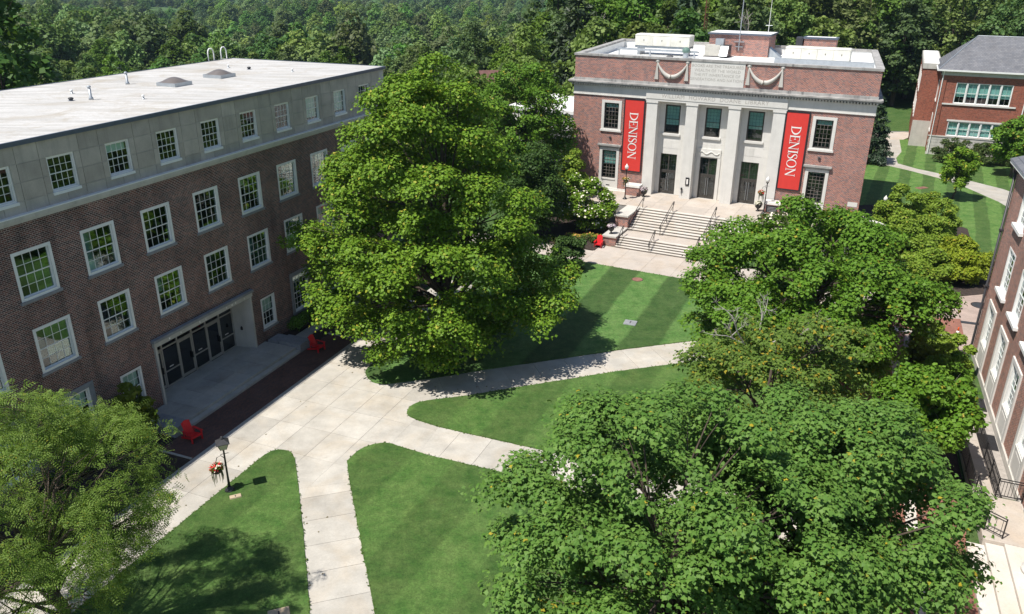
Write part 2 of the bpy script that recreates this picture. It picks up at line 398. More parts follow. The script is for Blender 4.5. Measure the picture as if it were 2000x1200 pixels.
MT['leaf_lime'] = leaf_mat('leaf_lime', (0.13, 0.18, 0.015), (0.20, 0.24, 0.03), None, 0, 0.35)
MT['leaf_olive'] = leaf_mat('leaf_olive', (0.19, 0.30, 0.03), (0.30, 0.42, 0.06), (0.44, 0.42, 0.06), 0.05, 0.35)
MT['leaf_yellow'] = leaf_mat('leaf_yellow', (0.23, 0.31, 0.02), (0.36, 0.43, 0.04), (0.45, 0.34, 0.04), 0.05, 0.35)
MT['leaf_dark'] = leaf_mat('leaf_dark', (0.040, 0.09, 0.018), (0.075, 0.135, 0.028), None, 0, 0.2)
MT['leaf_hedge'] = leaf_mat('leaf_hedge', (0.045, 0.085, 0.02), (0.085, 0.125, 0.03), (0.14, 0.10, 0.04), 0.1, 0.2)
MT['leaf_wood'] = leaf_mat('leaf_wood', (0.080, 0.160, 0.026), (0.155, 0.245, 0.046), None, 0, 0.28, 0.55, 0.2, 0.45, 0.5)
MT['leaf_far'] = leaf_mat('leaf_far', (0.095, 0.195, 0.040), (0.175, 0.280, 0.062), None, 0, 0.25, 0.55, 0.2, 0.5, 0.012)
MT['leaf_pine'] = leaf_mat('leaf_pine', (0.028, 0.062, 0.022), (0.055, 0.10, 0.035), None, 0, 0.12, 0.5, 0.35, 0.25)
MT['leaf_turf'] = leaf_mat('leaf_turf', (0.07, 0.14, 0.022), (0.14, 0.21, 0.048), (0.22, 0.19, 0.07), 0.1, 0.3)
MT['leaf_litter'] = leaf_mat('leaf_litter', (0.12, 0.09, 0.03), (0.22, 0.17, 0.05), None, 0, 0.1)
MT['bloom_white'] = simple('bloom_white', (0.78, 0.74, 0.60), 0.7, 0.1, 6)
MT['bloom_pink'] = simple('bloom_pink', (0.72, 0.60, 0.66), 0.7, 0.15, 12)
MT['bloom_red'] = simple('bloom_red', (0.62, 0.03, 0.03), 0.6, 0.25, 14)
MT['bloom_yellow'] = simple('bloom_yellow', (0.75, 0.60, 0.02), 0.6, 0.1, 6)
MT['bloom_orange'] = simple('bloom_orange', (0.55, 0.30, 0.08), 0.7, 0.25, 8)

# ------------------------------------------------------------------ foliage helpers
def unit(v): return v / np.maximum(np.linalg.norm(v, axis=-1, keepdims=True), 1e-9)
LEAF_QUAD = (np.array([(-0.5, 0, 0), (0, -0.55, 0.10), (0.55, 0, -0.06), (0, 0.55, 0.10)], float), [(0, 1, 2, 3)])
LEAF_MAPLE = (np.array([(-0.45, 0, 0), (-0.12, -0.56, -0.03), (0.20, -0.24, 0.07), (0.66, 0, -0.10), (0.20, 0.24, 0.07), (-0.12, 0.56, -0.03)], float),
              [(0, 1, 2), (2, 3, 4), (4, 5, 0), (0, 2, 4)])
def frond(pairs=7):
    v = []; f = []
    for k in range(pairs):
        x = -0.45 + 0.95 * k / (pairs - 1); L = 0.30 * (1 - 0.45 * abs(k / (pairs - 1) - 0.45)); dz = -0.25 * (x + 0.45) ** 2
        for sgn in (-1, 1):
            i = len(v); v += [(x, 0, dz), (x + 0.07, sgn * L * 0.5, dz + 0.03), (x + 0.06, sgn * L, dz - 0.02), (x - 0.03, sgn * L * 0.55, dz)]
            f.append((i, i + 1, i + 2, i + 3))
    return (np.array(v, float), f)
LEAF_FROND = frond(5)
LEAF_NEEDLE = (np.array([(-0.6, -0.05, 0), (-0.6, 0.05, 0), (0.6, 0.16, -0.12), (0.75, 0, -0.2), (0.6, -0.16, -0.12)], float), [(0, 1, 2, 3, 4)])

def leaves_mesh(name, puffs, n, size, mat, rng, template=LEAF_QUAD, up=0.65, jit=0.5, squash=0.78, shell=0.5, under=0.35, outw=0.55, svar=0.35, holes=None, wave=1.7):
    P = np.asarray(puffs, float); w = P[:, 3] ** 2; w /= w.sum()
    idx = rng.choice(len(P), n, p=w); d = unit(rng.normal(size=(n, 3)))
    flip = (d[:, 2] < -under) & (rng.random(n) < 0.85); d[flip, 2] *= -1
    rr = P[idx, 3] * (shell + (1 - shell) * np.sqrt(rng.random(n))) * (0.88 + 0.3 * rng.random(n) ** 2)
    pos = P[idx, :3] + d * rr[:, None] * np.array([1, 1, squash])
    if holes is not None:                                  # open gaps between the leaf masses
        K = unit(rng.normal(size=(7, 3))) * (2 * PI / (wave * rng.uniform(0.75, 1.4, (7, 1)))); ph_ = rng.uniform(0, 6.28, 7)
        val = np.sin(pos @ K.T + ph_).sum(1) / 1.87
        keep = (val + rng.normal(size=n) * 0.18) > holes; pos = pos[keep]; d = d[keep]; n = len(pos)
    N = unit(d * outw + np.array([0, 0, up]) + rng.normal(size=(n, 3)) * jit)
    A = unit(np.cross(N, rng.normal(size=(n, 3)))); A = unit(A + d * np.array([0.6, 0.6, 0]) - np.array([0, 0, 0.25])); B = unit(np.cross(N, A)); A = np.cross(B, N)
    s = size * (1 - svar + 2 * svar * rng.random(n))
    T, polys = template; k = len(T)
    V = pos[:, None, :] + s[:, None, None] * (T[None, :, 0, None] * A[:, None, :] + T[None, :, 1, None] * B[:, None, :] + T[None, :, 2, None] * N[:, None, :])
    V = V.reshape(-1, 3)
    loops = np.concatenate([np.array(p) for p in polys]); tot = np.array([len(p) for p in polys])
    L = (np.arange(n)[:, None] * k + loops[None, :]).reshape(-1); LT = np.tile(tot, n); LS = np.concatenate([[0], np.cumsum(LT)[:-1]])
    me = bpy.data.meshes.new(name); me.vertices.add(len(V)); me.vertices.foreach_set('co', V.astype(np.float32).ravel())
    me.loops.add(len(L)); me.loops.foreach_set('vertex_index', L.astype(np.int32))
    me.polygons.add(len(LT)); me.polygons.foreach_set('loop_start', LS.astype(np.int32)); me.polygons.foreach_set('loop_total', LT.astype(np.int32))
    me.materials.append(mat); me.update(calc_edges=True); return me

def crown_puffs(rng, prof, n, rp, inner=0.25, lo=0.78, hi=1.0, jitter=0.35):
    """prof: (z, radius, cx, cy) levels; puffs spread over the surface and some inside."""
    prof = np.array(prof, float); zs = np.linspace(prof[0, 0], prof[-1, 0], 200)
    R = np.interp(zs, prof[:, 0], prof[:, 1]); cx = np.interp(zs, prof[:, 0], prof[:, 2]); cy = np.interp(zs, prof[:, 0], prof[:, 3])
    cum = np.cumsum(R + 0.4); cum /= cum[-1]; out = []
    for i in range(n):
        q = int(np.searchsorted(cum, (i + 0.5) / n)); q = min(max(q, 0), 199)
        a = i * 2.39996 + rng.normal() * 0.25
        fac = rng.uniform(lo, hi) if rng.random() > inner else rng.uniform(0.25, lo)
        r = rng.uniform(rp[0], rp[1]) * (0.75 + 0.25 * min(1, R[q] / 4))
        rr = max(R[q] - r * 0.6, 0) * fac
        out.append((cx[q] + rr * math.cos(a) + rng.normal() * jitter * 0.4, cy[q] + rr * math.sin(a) + rng.normal() * jitter * 0.4, zs[q] + rng.normal() * jitter, r))
    return out

def trunk_mesh(name, rng, puffs, r0, mat, h_split=0.3, limbs=26, lean=(0, 0), top=0.85):
    mb = MB(); zt = max(p[2] for p in puffs) * top
    pts = [(0, 0, -0.15), (0.02, 0.0, 0.4)] + [(lean[0] * t + rng.normal() * 0.12, lean[1] * t + rng.normal() * 0.12, zt * t) for t in (0.2, 0.4, 0.6, 0.8, 1.0)]
    rs = [r0 * 1.45, r0 * 1.05, r0 * 0.9, r0 * 0.7, r0 * 0.5, r0 * 0.3, r0 * 0.1]
    mb.tube(pts, rs, 10)
    order = rng.permutation(len(puffs))[:limbs]
    for i in order:
        p = puffs[i]; h = min(max(p[2] * (0.35 + 0.35 * rng.random()), zt * h_split * 0.6), zt * 0.85); t = h / zt
        b = np.array([lean[0] * t, lean[1] * t, h]); e = np.array(p[:3]); m = b + (e - b) * 0.5 + np.array([rng.normal() * 0.25, rng.normal() * 0.25, 0.12 * np.linalg.norm(e - b)])
        rb = r0 * (0.42 - 0.3 * t)
        mb.tube([tuple(b), tuple(b + (m - b) * 0.5 + (0, 0, 0.1)), tuple(m), tuple(e)], [rb, rb * 0.75, rb * 0.5, rb * 0.12], 6)
        for _ in range(2):
            e2 = m + (e - m) * rng.random() + rng.normal(size=3) * p[3] * 0.6
            mb.tube([tuple(m), tuple((m + e2) / 2 + (0, 0, 0.1)), tuple(e2)], [rb * 0.35, rb * 0.22, rb * 0.06], 5)
    return mb.mesh(name, mat, True)

def tree(name, label, loc, puffs, n, size, leafmat, rng, r0=0.3, template=LEAF_QUAD, bark='bark', group=None, limbs=26, lean=(0, 0), cat='tree', **kw):
    e = empty(name, loc); tag(e, label, cat, group)
    add('crown', leaves_mesh('crown', puffs, n, size, leafmat, rng, template, **kw), e)
    add('trunk', trunk_mesh('trunk', rng, puffs, r0, MT[bark], limbs=limbs, lean=lean), e)
    return e

def shrub(name, label, loc, puffs, n, size, leafmat, rng, template=LEAF_QUAD, group=None, stems=7, cat='shrub', blooms=None, **kw):
    e = empty(name, loc); tag(e, label, cat, group)
    add('foliage', leaves_mesh('foliage', puffs, n, size, leafmat, rng, template, **kw), e)
    mb = MB()
    for i in rng.permutation(len(puffs))[:stems]:
        p = puffs[i]; mb.tube([(p[0] * 0.25, p[1] * 0.25, -0.05), (p[0] * 0.6, p[1] * 0.6, p[2] * 0.5), p[:3]], [0.04, 0.03, 0.01], 5)
    mb.build('stem', MT['bark'], e)
    if blooms:
        bm, bn, bs = blooms
        add('blooms', leaves_mesh('blooms', [(p[0], p[1], p[2], p[3] * 1.05) for p in puffs], bn, bs, bm, rng, LEAF_QUAD, shell=0.93, up=0.9, jit=0.6), e)
    return e

# ------------------------------------------------------------------ frames
HALL_O = (-16.61, 46.41); HALL_A = rad(68.255)
LIB_O = (14.678, 78.34); LIB_A = rad(-26.8)
RGT_O = (30.11, 46.86); RGT_A = rad(-111.5)
NE_O = (56.2, 108.3); NE_A = rad(-25)
def tow(O, A, x, y):
    return (O[0] + x * math.cos(A) - y * math.sin(A), O[1] + x * math.sin(A) + y * math.cos(A))
def hall_w(s, n): return tow(HALL_O, HALL_A, s, -n)      # n measured outwards
def lib_w(s, y): return tow(LIB_O, LIB_A, s, y)
def rgt_w(s, o): return tow(RGT_O, RGT_A, s, -o)

# ------------------------------------------------------------------ ground and terrain
def sstep(a, b, x):
    t = min(max((x - a) / (b - a), 0), 1); return t * t * (3 - 2 * t)
def terrain(x, y):
    d = y
    left = 0.0
    left = -0.062 * min(max(d - 80, 0), 270) - 0.022 * min(max(d - 350, 0), 350) - 0.012 * min(max(d - 700, 0), 500) + 0.055 * max(d - 1200, 0)
    rgt = 0.03 * max(d - 125, 0)
    k = sstep(-25, 30, x - 0.12 * max(d - 100, 0))
    if d > 700: rgt = 0.03 * 575 + (d - 700) * 0.03
    xl = max(-x - 34, 0)
    left += 7.5 * sstep(190, 330, d) * (math.sin(x / 62 + 0.6 + d / 210) * math.sin(d / 78) + 0.6 * math.sin(x / 33 + d / 47))
    z = left * (1 - k) + rgt * k
    if y < 90: z -= 0.06 * xl * sstep(0, 25, xl) * 0.6
    return z
def build_terrain():
    ys = list(np.concatenate([np.linspace(-60, 100, 33), np.linspace(110, 400, 30), np.linspace(430, 1000, 20), np.linspace(1100, 3000, 20)]))
    us = np.linspace(-1.0, 1.0, 61); v = []; f = []
    for y in ys:
        W = 120 + max(y, 0) * 1.1
        for u in us:
            x = u * W; z = terrain(x, y) - 0.05; v.append((x, y, z))
    n = len(us)
    for j in range(len(ys) - 1):
        for i in range(n - 1):
            a = j * n + i; f.append((a, a + 1, a + n + 1, a + n))
    mb = MB(); mb.v = v; mb.f = f
    return structure(mb.build('ground', MT['grass_far'], None, True))
build_terrain()

def clip_cell(poly, lo_u, hi_u, lo_v, hi_v):
    def cl(p, ax, val, keep_ge):
        out = []
        for i in range(len(p)):
            a = p[i]; b = p[(i + 1) % len(p)]
            ia = (a[ax] >= val) if keep_ge else (a[ax] <= val); ib = (b[ax] >= val) if keep_ge else (b[ax] <= val)
            if ia: out.append(a)
            if ia != ib:
                t = (val - a[ax]) / (b[ax] - a[ax]); out.append((a[0] + t * (b[0] - a[0]), a[1] + t * (b[1] - a[1])))
        return out
    for ax, val, k in ((0, lo_u, True), (0, hi_u, False), (1, lo_v, True), (1, hi_v, False)):
        poly = cl(poly, ax, val, k)
        if len(poly) < 3: return []
    out = [poly[0]]
    for p in poly[1:]:
        if abs(p[0] - out[-1][0]) + abs(p[1] - out[-1][1]) > 1e-4: out.append(p)
    return out if len(out) >= 3 else []
def area(p): return 0.5 * sum(p[i][0] * p[(i + 1) % len(p)][1] - p[(i + 1) % len(p)][0] * p[i][1] for i in range(len(p)))
def pavement(name, poly, O, A, du, dv, mat, z=0.0, off=(0, 0), gap=0.016, piece='slab', thick=0.03, bed='bed', jz=0.0):
    """poly in the local frame (O, A): one slab object for each cell, over a dark bed."""
    if area(poly) < 0: poly = poly[::-1]
    root = MB().prism([tow(O, A, *p) for p in poly], z - 0.06, z - 0.012).build(name, MT[bed]); structure(root)
    us = [p[0] for p in poly]; vs = [p[1] for p in poly]
    i0 = math.floor((min(us) - off[0]) / du); i1 = math.ceil((max(us) - off[0]) / du)
    j0 = math.floor((min(vs) - off[1]) / dv); j1 = math.ceil((max(vs) - off[1]) / dv)
    R = random.Random(hash(name) % 1000 if False else len(name) * 7)
    for i in range(i0, i1):
        for j in range(j0, j1):
            c = clip_cell(poly, off[0] + i * du + gap / 2, off[0] + (i + 1) * du - gap / 2, off[1] + j * dv + gap / 2, off[1] + (j + 1) * dv - gap / 2)
            if len(c) < 3 or abs(area(c)) < 0.03: continue
            MB().prism([tow(O, A, *p) for p in c], z - thick + 0.005, z + R.uniform(-jz, jz)).build(piece, MT[mat], root)
    return root
def sheet(name, poly, mat, z0, z1, kind='structure'):
    if area(poly) < 0: poly = poly[::-1]
    o = MB().prism(poly, z0, z1).build(name, MT[mat]); o['kind'] = kind; return o
def smooth_poly(p, it=2):
    for _ in range(it):
        q = []
        for i in range(len(p)):
            a = p[i]; b = p[(i + 1) % len(p)]
            q += [(a[0] * .75 + b[0] * .25, a[1] * .75 + b[1] * .25), (a[0] * .25 + b[0] * .75, a[1] * .25 + b[1] * .75)]
        p = q
    return p

# --- walks of the quadrangle (slabs) ---
# main walk along the hall, in the hall frame (x along, y = -n)
pavement('main_walk', [(-34, -8.3), (16.5, -8.3), (16.5, -5.32), (-34, -5.32)], HALL_O, HALL_A, 2.35, 1.5, 'concrete', off=(0.6, -8.3))
pavement('walk_kerb', [(-34, -5.32), (12, -5.32), (12, -4.97), (-34, -4.97)], HALL_O, HALL_A, 2.4, 0.36, 'concrete_shade', z=0.015, off=(0.4, -5.33), piece='kerb_stone')
# apron between the main walk and the three paths
ap = [(-13.2, 33.3), (-11.6, 33.6), (-10.6, 31.6), (-7.3, 32.4), (-7.3, 34.4), (-6.6, 35.0), (-4.9, 34.3), (-3.9, 37.6), (-5.0, 39.0), (-4.0, 40.0), (-4.6, 43.4), (-7.3, 43.0), (-8.5, 44.6), (-8.9, 45.6)]
def to_local(O, A, p):
    dx, dy = p[0] - O[0], p[1] - O[1]; return (dx * math.cos(A) + dy * math.sin(A), -dx * math.sin(A) + dy * math.cos(A))
apl = [to_local(HALL_O, HALL_A, p) for p in ap]
apl = [(p[0], min(p[1], -8.3)) for p in apl]
pavement('paved_apron', apl, HALL_O, HALL_A, 2.35, 1.75, 'concrete', off=(0.6, -8.3))
GA = math.atan2(23.77 - 32.57, -7.75 + 10.43)
pavement('south_path', [(-1.6, -0.4), (26, -0.4), (26, 3.1), (-1.6, 3.1)], (-10.43, 32.57), GA, 1.75, 3.5, 'concrete', z=-0.006, off=(0.0, -0.4))
CA = rad(-22.5)
pavement('east_path', [(-1.4, -0.35), (26, -0.35), (26, 3.2), (-1.4, 3.2)], (-5.4, 35.2), CA, 1.85, 3.6, 'concrete', z=-0.006, off=(0.0, -0.38))
EA = math.atan2(48.47 - 42.88, 12.2 + 4.87)
pavement('north_path', [(-1.6, -3.35), (31.5, -3.35), (31.5, 0.35), (-1.6, 0.35)], (-4.87, 42.88), EA, 2.05, 3.8, 'concrete', z=-0.006, off=(0.4, -3.4))
pavement('library_walk', [(-16, -16.85), (23, -16.85), (23, -11.75), (-1.6, -11.75), (-1.6, -13.6), (-16, -13.6)], LIB_O, LIB_A, 2.55, 2.6, 'concrete_pink', off=(1.2, -16.9))
# --- lawns: raised turf sheets with rounded corners ---
RL = random.Random(9)
def ragged(poly, step=0.18, amp=0.02):
    out = []
    for i in range(len(poly)):
        a = poly[i]; b = poly[(i + 1) % len(poly)]; n = max(int(math.hypot(b[0] - a[0], b[1] - a[1]) / step), 1)
        for k in range(n): out.append((a[0] + (b[0] - a[0]) * k / n + RL.uniform(-amp, amp), a[1] + (b[1] - a[1]) * k / n + RL.uniform(-amp, amp)))
    return out
def lawn(name, poly, mat='grass'):
    poly = ragged(poly); o = sheet(name, poly, mat, -0.06, 0.035)
    if mat in ('grass', 'grass_striped'):                    # tufts leaning over the edge
        rg_ = np.random.default_rng(len(poly)); P = [(p[0], p[1], 0.03, rg_.uniform(0.02, 0.06)) for p in poly if p[1] > 20]
        P = [(q[0] + rg_.normal() * 0.03, q[1] + rg_.normal() * 0.03, q[2], q[3]) for q in P for _ in range(2)]
        stuff(add('edge_grass', leaves_mesh('edge_grass', P, len(P) * 2, 0.055, MT['leaf_turf'], rg_, up=0.9, jit=0.8), o))
    return o
lawn('lawn', [(-14.59, 29.56), (-12.75, 34.2), (-12.61, 34.55), (-12.36, 34.88), (-12.03, 35.03), (-11.53, 34.94), (-11.2, 34.65), (-10.99, 34.24), (-10.43, 32.57), (-9.14, 28.44), (-7.75, 23.77), (-3.2, 8.8), (-22.6, 8.8)])
lawn('lawn', [(-1.0, 9.8), (-5.26, 23.79), (-6.49, 27.82), (-7.61, 31.52), (-8.2, 33.59), (-8.3, 34.0), (-8.16, 34.43), (-7.95, 34.9), (-7.62, 35.31), (-7.25, 35.57), (-6.88, 35.71), (-6.63, 35.73), (-6.2, 35.62), (-5.66, 35.33), (-4.26, 34.61), (-1.31, 33.47), (15.0, 26.9), (9.5, 8.8)])
lawn('lawn', [(16.5, 29.2), (-0.34, 35.91), (-3.86, 37.32), (-4.89, 37.86), (-5.6, 38.31), (-5.85, 38.7), (-5.86, 39.16), (-5.78, 39.5), (-5.59, 39.78), (-5.3, 40.02), (-4.87, 40.2), (-2.86, 40.72), (-0.94, 41.4), (2.41, 42.55), (6.3, 43.89), (10.8, 45.16), (20.5, 48.1), (19.5, 41)])
f_up = [lib_w(12.5, -16.75), lib_w(6, -16.72), lib_w(0, -16.7), lib_w(-8, -16.6), lib_w(-14.5, -16.6)]
lawn('lawn', [(22, 51.5), (12.2, 48.47), (6.95, 46.96), (3.1, 45.68), (-1.67, 44.08), (-4.87, 42.88), (-6.96, 42.29), (-7.5, 42.12), (-7.95, 42.15), (-8.4, 42.4), (-8.71, 42.83), (-8.96, 43.4), (-9.05, 43.9), (-8.92, 44.45), hall_w(6.2, 8.25), hall_w(14, 8.25), hall_w(15.8, 8.3)] + f_up[::-1], 'grass_striped')
# strip between the hall and its bed
sheet('planting_bed', [hall_w(2.2, 0.0), hall_w(17.5, 0.0), hall_w(17.5, 4.95), hall_w(4.1, 4.95), hall_w(4.1, 2.8), hall_w(2.2, 2.8)], 'mulch', -0.06, 0.02)
sheet('planting_bed', [hall_w(-34, 0.0), hall_w(-10.0, 0.0), hall_w(-10.0, 2.8), hall_w(-11.2, 2.8), hall_w(-11.2, 4.95), hall_w(-34, 4.95)], 'mulch', -0.06, 0.02)
sheet('brick_paving', [hall_w(-11.2, 2.7), hall_w(4.1, 2.7), hall_w(4.1, 4.96), hall_w(-11.2, 4.96)], 'paver_dark', -0.06, 0.0)
MB().box(4.1, 4.22, -4.95, -2.75, -0.05, 0.06).box(-11.32, -11.2, -4.95, -2.75, -0.05, 0.06).build('bed_edging', MT['concrete_shade'], None, loc=(*HALL_O, 0), rot=(0, 0, HALL_A))['kind'] = 'structure'
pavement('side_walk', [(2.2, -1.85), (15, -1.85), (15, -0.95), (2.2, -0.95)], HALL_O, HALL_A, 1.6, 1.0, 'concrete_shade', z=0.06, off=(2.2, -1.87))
# north lawns beyond the library, path and road
lawn_n = [(34.8, 57.6), (38.9, 62.0), (42.5, 66.5), (47.2, 71.0), (51.0, 77.0), (52.3, 81.5), (52.53, 83.9), (52.3, 88), (52.07, 91.67), (51.2, 94.5), (49.3, 98.5), (47.6, 101.5), (47.3, 104), (49.0, 108), (50.6, 111), (44, 118), (30, 102), (28, 74), (31, 60)]
lawn('lawn', lawn_n, 'grass_north')
lawn('lawn', [(49.8, 102.3), (50.9, 99.4), (53.37, 95.44), (56.19, 89.42), (56.6, 86.1), (55.9, 80), (54, 75), (90, 75), (95, 118), (57, 118), (53.5, 109.5), (51, 105.5)], 'grass_north')
path_n = [(50.6, 111), (49.0, 108), (47.3, 104), (47.6, 101.5), (49.3, 98.5), (51.2, 94.5), (52.07, 91.67), (52.3, 88), (52.53, 83.9), (52.3, 81.5), (51.0, 77.0), (47.2, 71.0), (42.5, 66.5), (38.9, 62.0),
          (41.5, 60.0), (50, 67.5), (54, 75), (55.9, 80), (56.6, 86.1), (56.19, 89.42), (53.37, 95.44), (50.9, 99.4), (49.8, 102.3), (51, 105.5), (53.5, 109.5), (57, 118), (53, 118)]
path_n = [(p[0], p[1]) for p in path_n]
sheet('curved_path', path_n, 'concrete', -0.06, 0.012)
sheet('road', [(44, 122), (60.5, 124.2), (90, 121), (90, 131), (62, 133.5), (44, 133)], 'asphalt', -0.25, 0.02)
sheet('pavement', [(48, 118), (57.5, 118), (62, 122.8), (60.5, 124.2), (46, 121.6)], 'concrete_pink', -0.25, 0.016)
# plaza beside the right-hand building
sheet('concrete_plaza', [(26.0, 46.5), (30.3, 46.9), (41, 43), (48, 52), (46, 62), (41.5, 60.0), (38.9, 62.0), (36.8, 59.8), (34.8, 57.6), (31, 58.9), (24.0, 52.5)], 'paver_pink', -0.06, 0.004)
sheet('brick_paving', [rgt_w(-2.9, 0.2), rgt_w(-5.9, 0.1), rgt_w(-5.4, 2.2), rgt_w(-4.2, 6.5), rgt_w(3, 8), rgt_w(30, 8.8), rgt_w(30, 2.66), rgt_w(21.4, 2.66), rgt_w(18, 2.2), rgt_w(17.1, 2.2), rgt_w(17.1, 4.3), rgt_w(4, 4.6), rgt_w(-1.6, 3.9)], 'paver_red', -0.06, 0.008)
pavement('stone_band', [(-2.6, -4.6), (-1.9, -4.6), (-1.9, -0.15), (-2.6, -0.15)], RGT_O, RGT_A, 0.72, 1.1, 'step_stone', z=0.014, off=(-2.61, -4.6))
pavement('stone_band', [(3, -5.0), (32, -5.0), (32, -4.5), (3, -4.5)], RGT_O, RGT_A, 1.3, 0.52, 'step_stone', z=0.014, off=(3, -5.01))
sheet('planting_bed', [rgt_w(-1.5, 0.75), rgt_w(-1.6, 3.7), rgt_w(17, 4.2), rgt_w(17, 2.25), rgt_w(7.0, 2.25), rgt_w(6.5, 0.75)], 'mulch', -0.06, 0.03)
sheet('planting_bed', [(34.0, 56.6), (36.6, 57.2), (40.6, 61.2), (39.0, 62.6), (44, 74), (41, 83), (36, 82), (31, 71), (31, 60)], 'mulch', -0.06, 0.045)
_rw = structure(empty('ramp_walk', (*RGT_O, 0), RGT_A))
for k in range(6):
    sa, sb = 6.8 + k * 1.82, 6.8 + (k + 1) * 1.82 - 0.02; za, zb = 0.03 + k * 0.07, 0.03 + (k + 1) * 0.07
    m_ = MB(); m_.v = [(sa, -2.1, -0.05), (sb, -2.1, -0.05), (sb, -1.15, -0.05), (sa, -1.15, -0.05), (sa, -2.1, za), (sb, -2.1, zb), (sb, -1.15, zb), (sa, -1.15, za)]
    m_.f = [(0, 3, 2, 1), (4, 5, 6, 7), (0, 1, 5, 4), (1, 2, 6, 5), (2, 3, 7, 6), (3, 0, 4, 7)]
    m_.build('slab', MT['concrete_pink'], _rw)
sheet('gravel_strip', [rgt_w(6.6, 0.12), rgt_w(6.6, 1.08), rgt_w(16.9, 1.08), rgt_w(16.9, 0.12)], 'gravel', -0.06, 0.0)
_el = structure(empty('entrance_steps', (*RGT_O, 0), RGT_A))
for (s0_, s1_, o0_, o1_, zt_) in ((17.74, 21.3, 0.1, 2.05, 0.45), (21.32, 34, 0.1, 1.25, 0.45), (21.32, 34, 1.26, 1.95, 0.30), (21.32, 34, 1.96, 2.65, 0.15)):
    MB().box(s0_, s1_, -o1_, -o0_, -0.05, zt_).build('step', MT['step_stone' if s0_ > 20 else 'concrete_pink'], _el)

# ------------------------------------------------------------------ building helpers
def wall_ops(mb, x0, x1, z0, z1, ops, y=0.0, depth=0.2):
    xs = sorted({x0, x1} | {min(max(v, x0), x1) for o in ops for v in o[:2]}); zs = sorted({z0, z1} | {min(max(v, z0), z1) for o in ops for v in o[2:4]})
    for i in range(len(xs) - 1):
        j = 0
        while j < len(zs) - 1:
            cx = (xs[i] + xs[i + 1]) / 2
            def inside(jj):
                cz = (zs[jj] + zs[jj + 1]) / 2
                return any(o[0] < cx < o[1] and o[2] < cz < o[3] for o in ops)
            if inside(j): j += 1; continue
            k = j
            while k + 1 < len(zs) - 1 and not inside(k + 1): k += 1
            mb.quad((xs[i], y, zs[j]), (xs[i + 1], y, zs[j]), (xs[i + 1], y, zs[k + 1]), (xs[i], y, zs[k + 1])); j = k + 1
    for a, b, c, d in [o[:4] for o in ops]:
        mb.quad((a, y, c), (a, y + depth, c), (a, y + depth, d), (a, y, d)); mb.quad((b, y, c), (b, y, d), (b, y + depth, d), (b, y + depth, c))
        mb.quad((a, y, d), (a, y + depth, d), (b, y + depth, d), (b, y, d)); mb.quad((a, y, c), (b, y, c), (b, y + depth, c), (a, y + depth, c))
    return mb

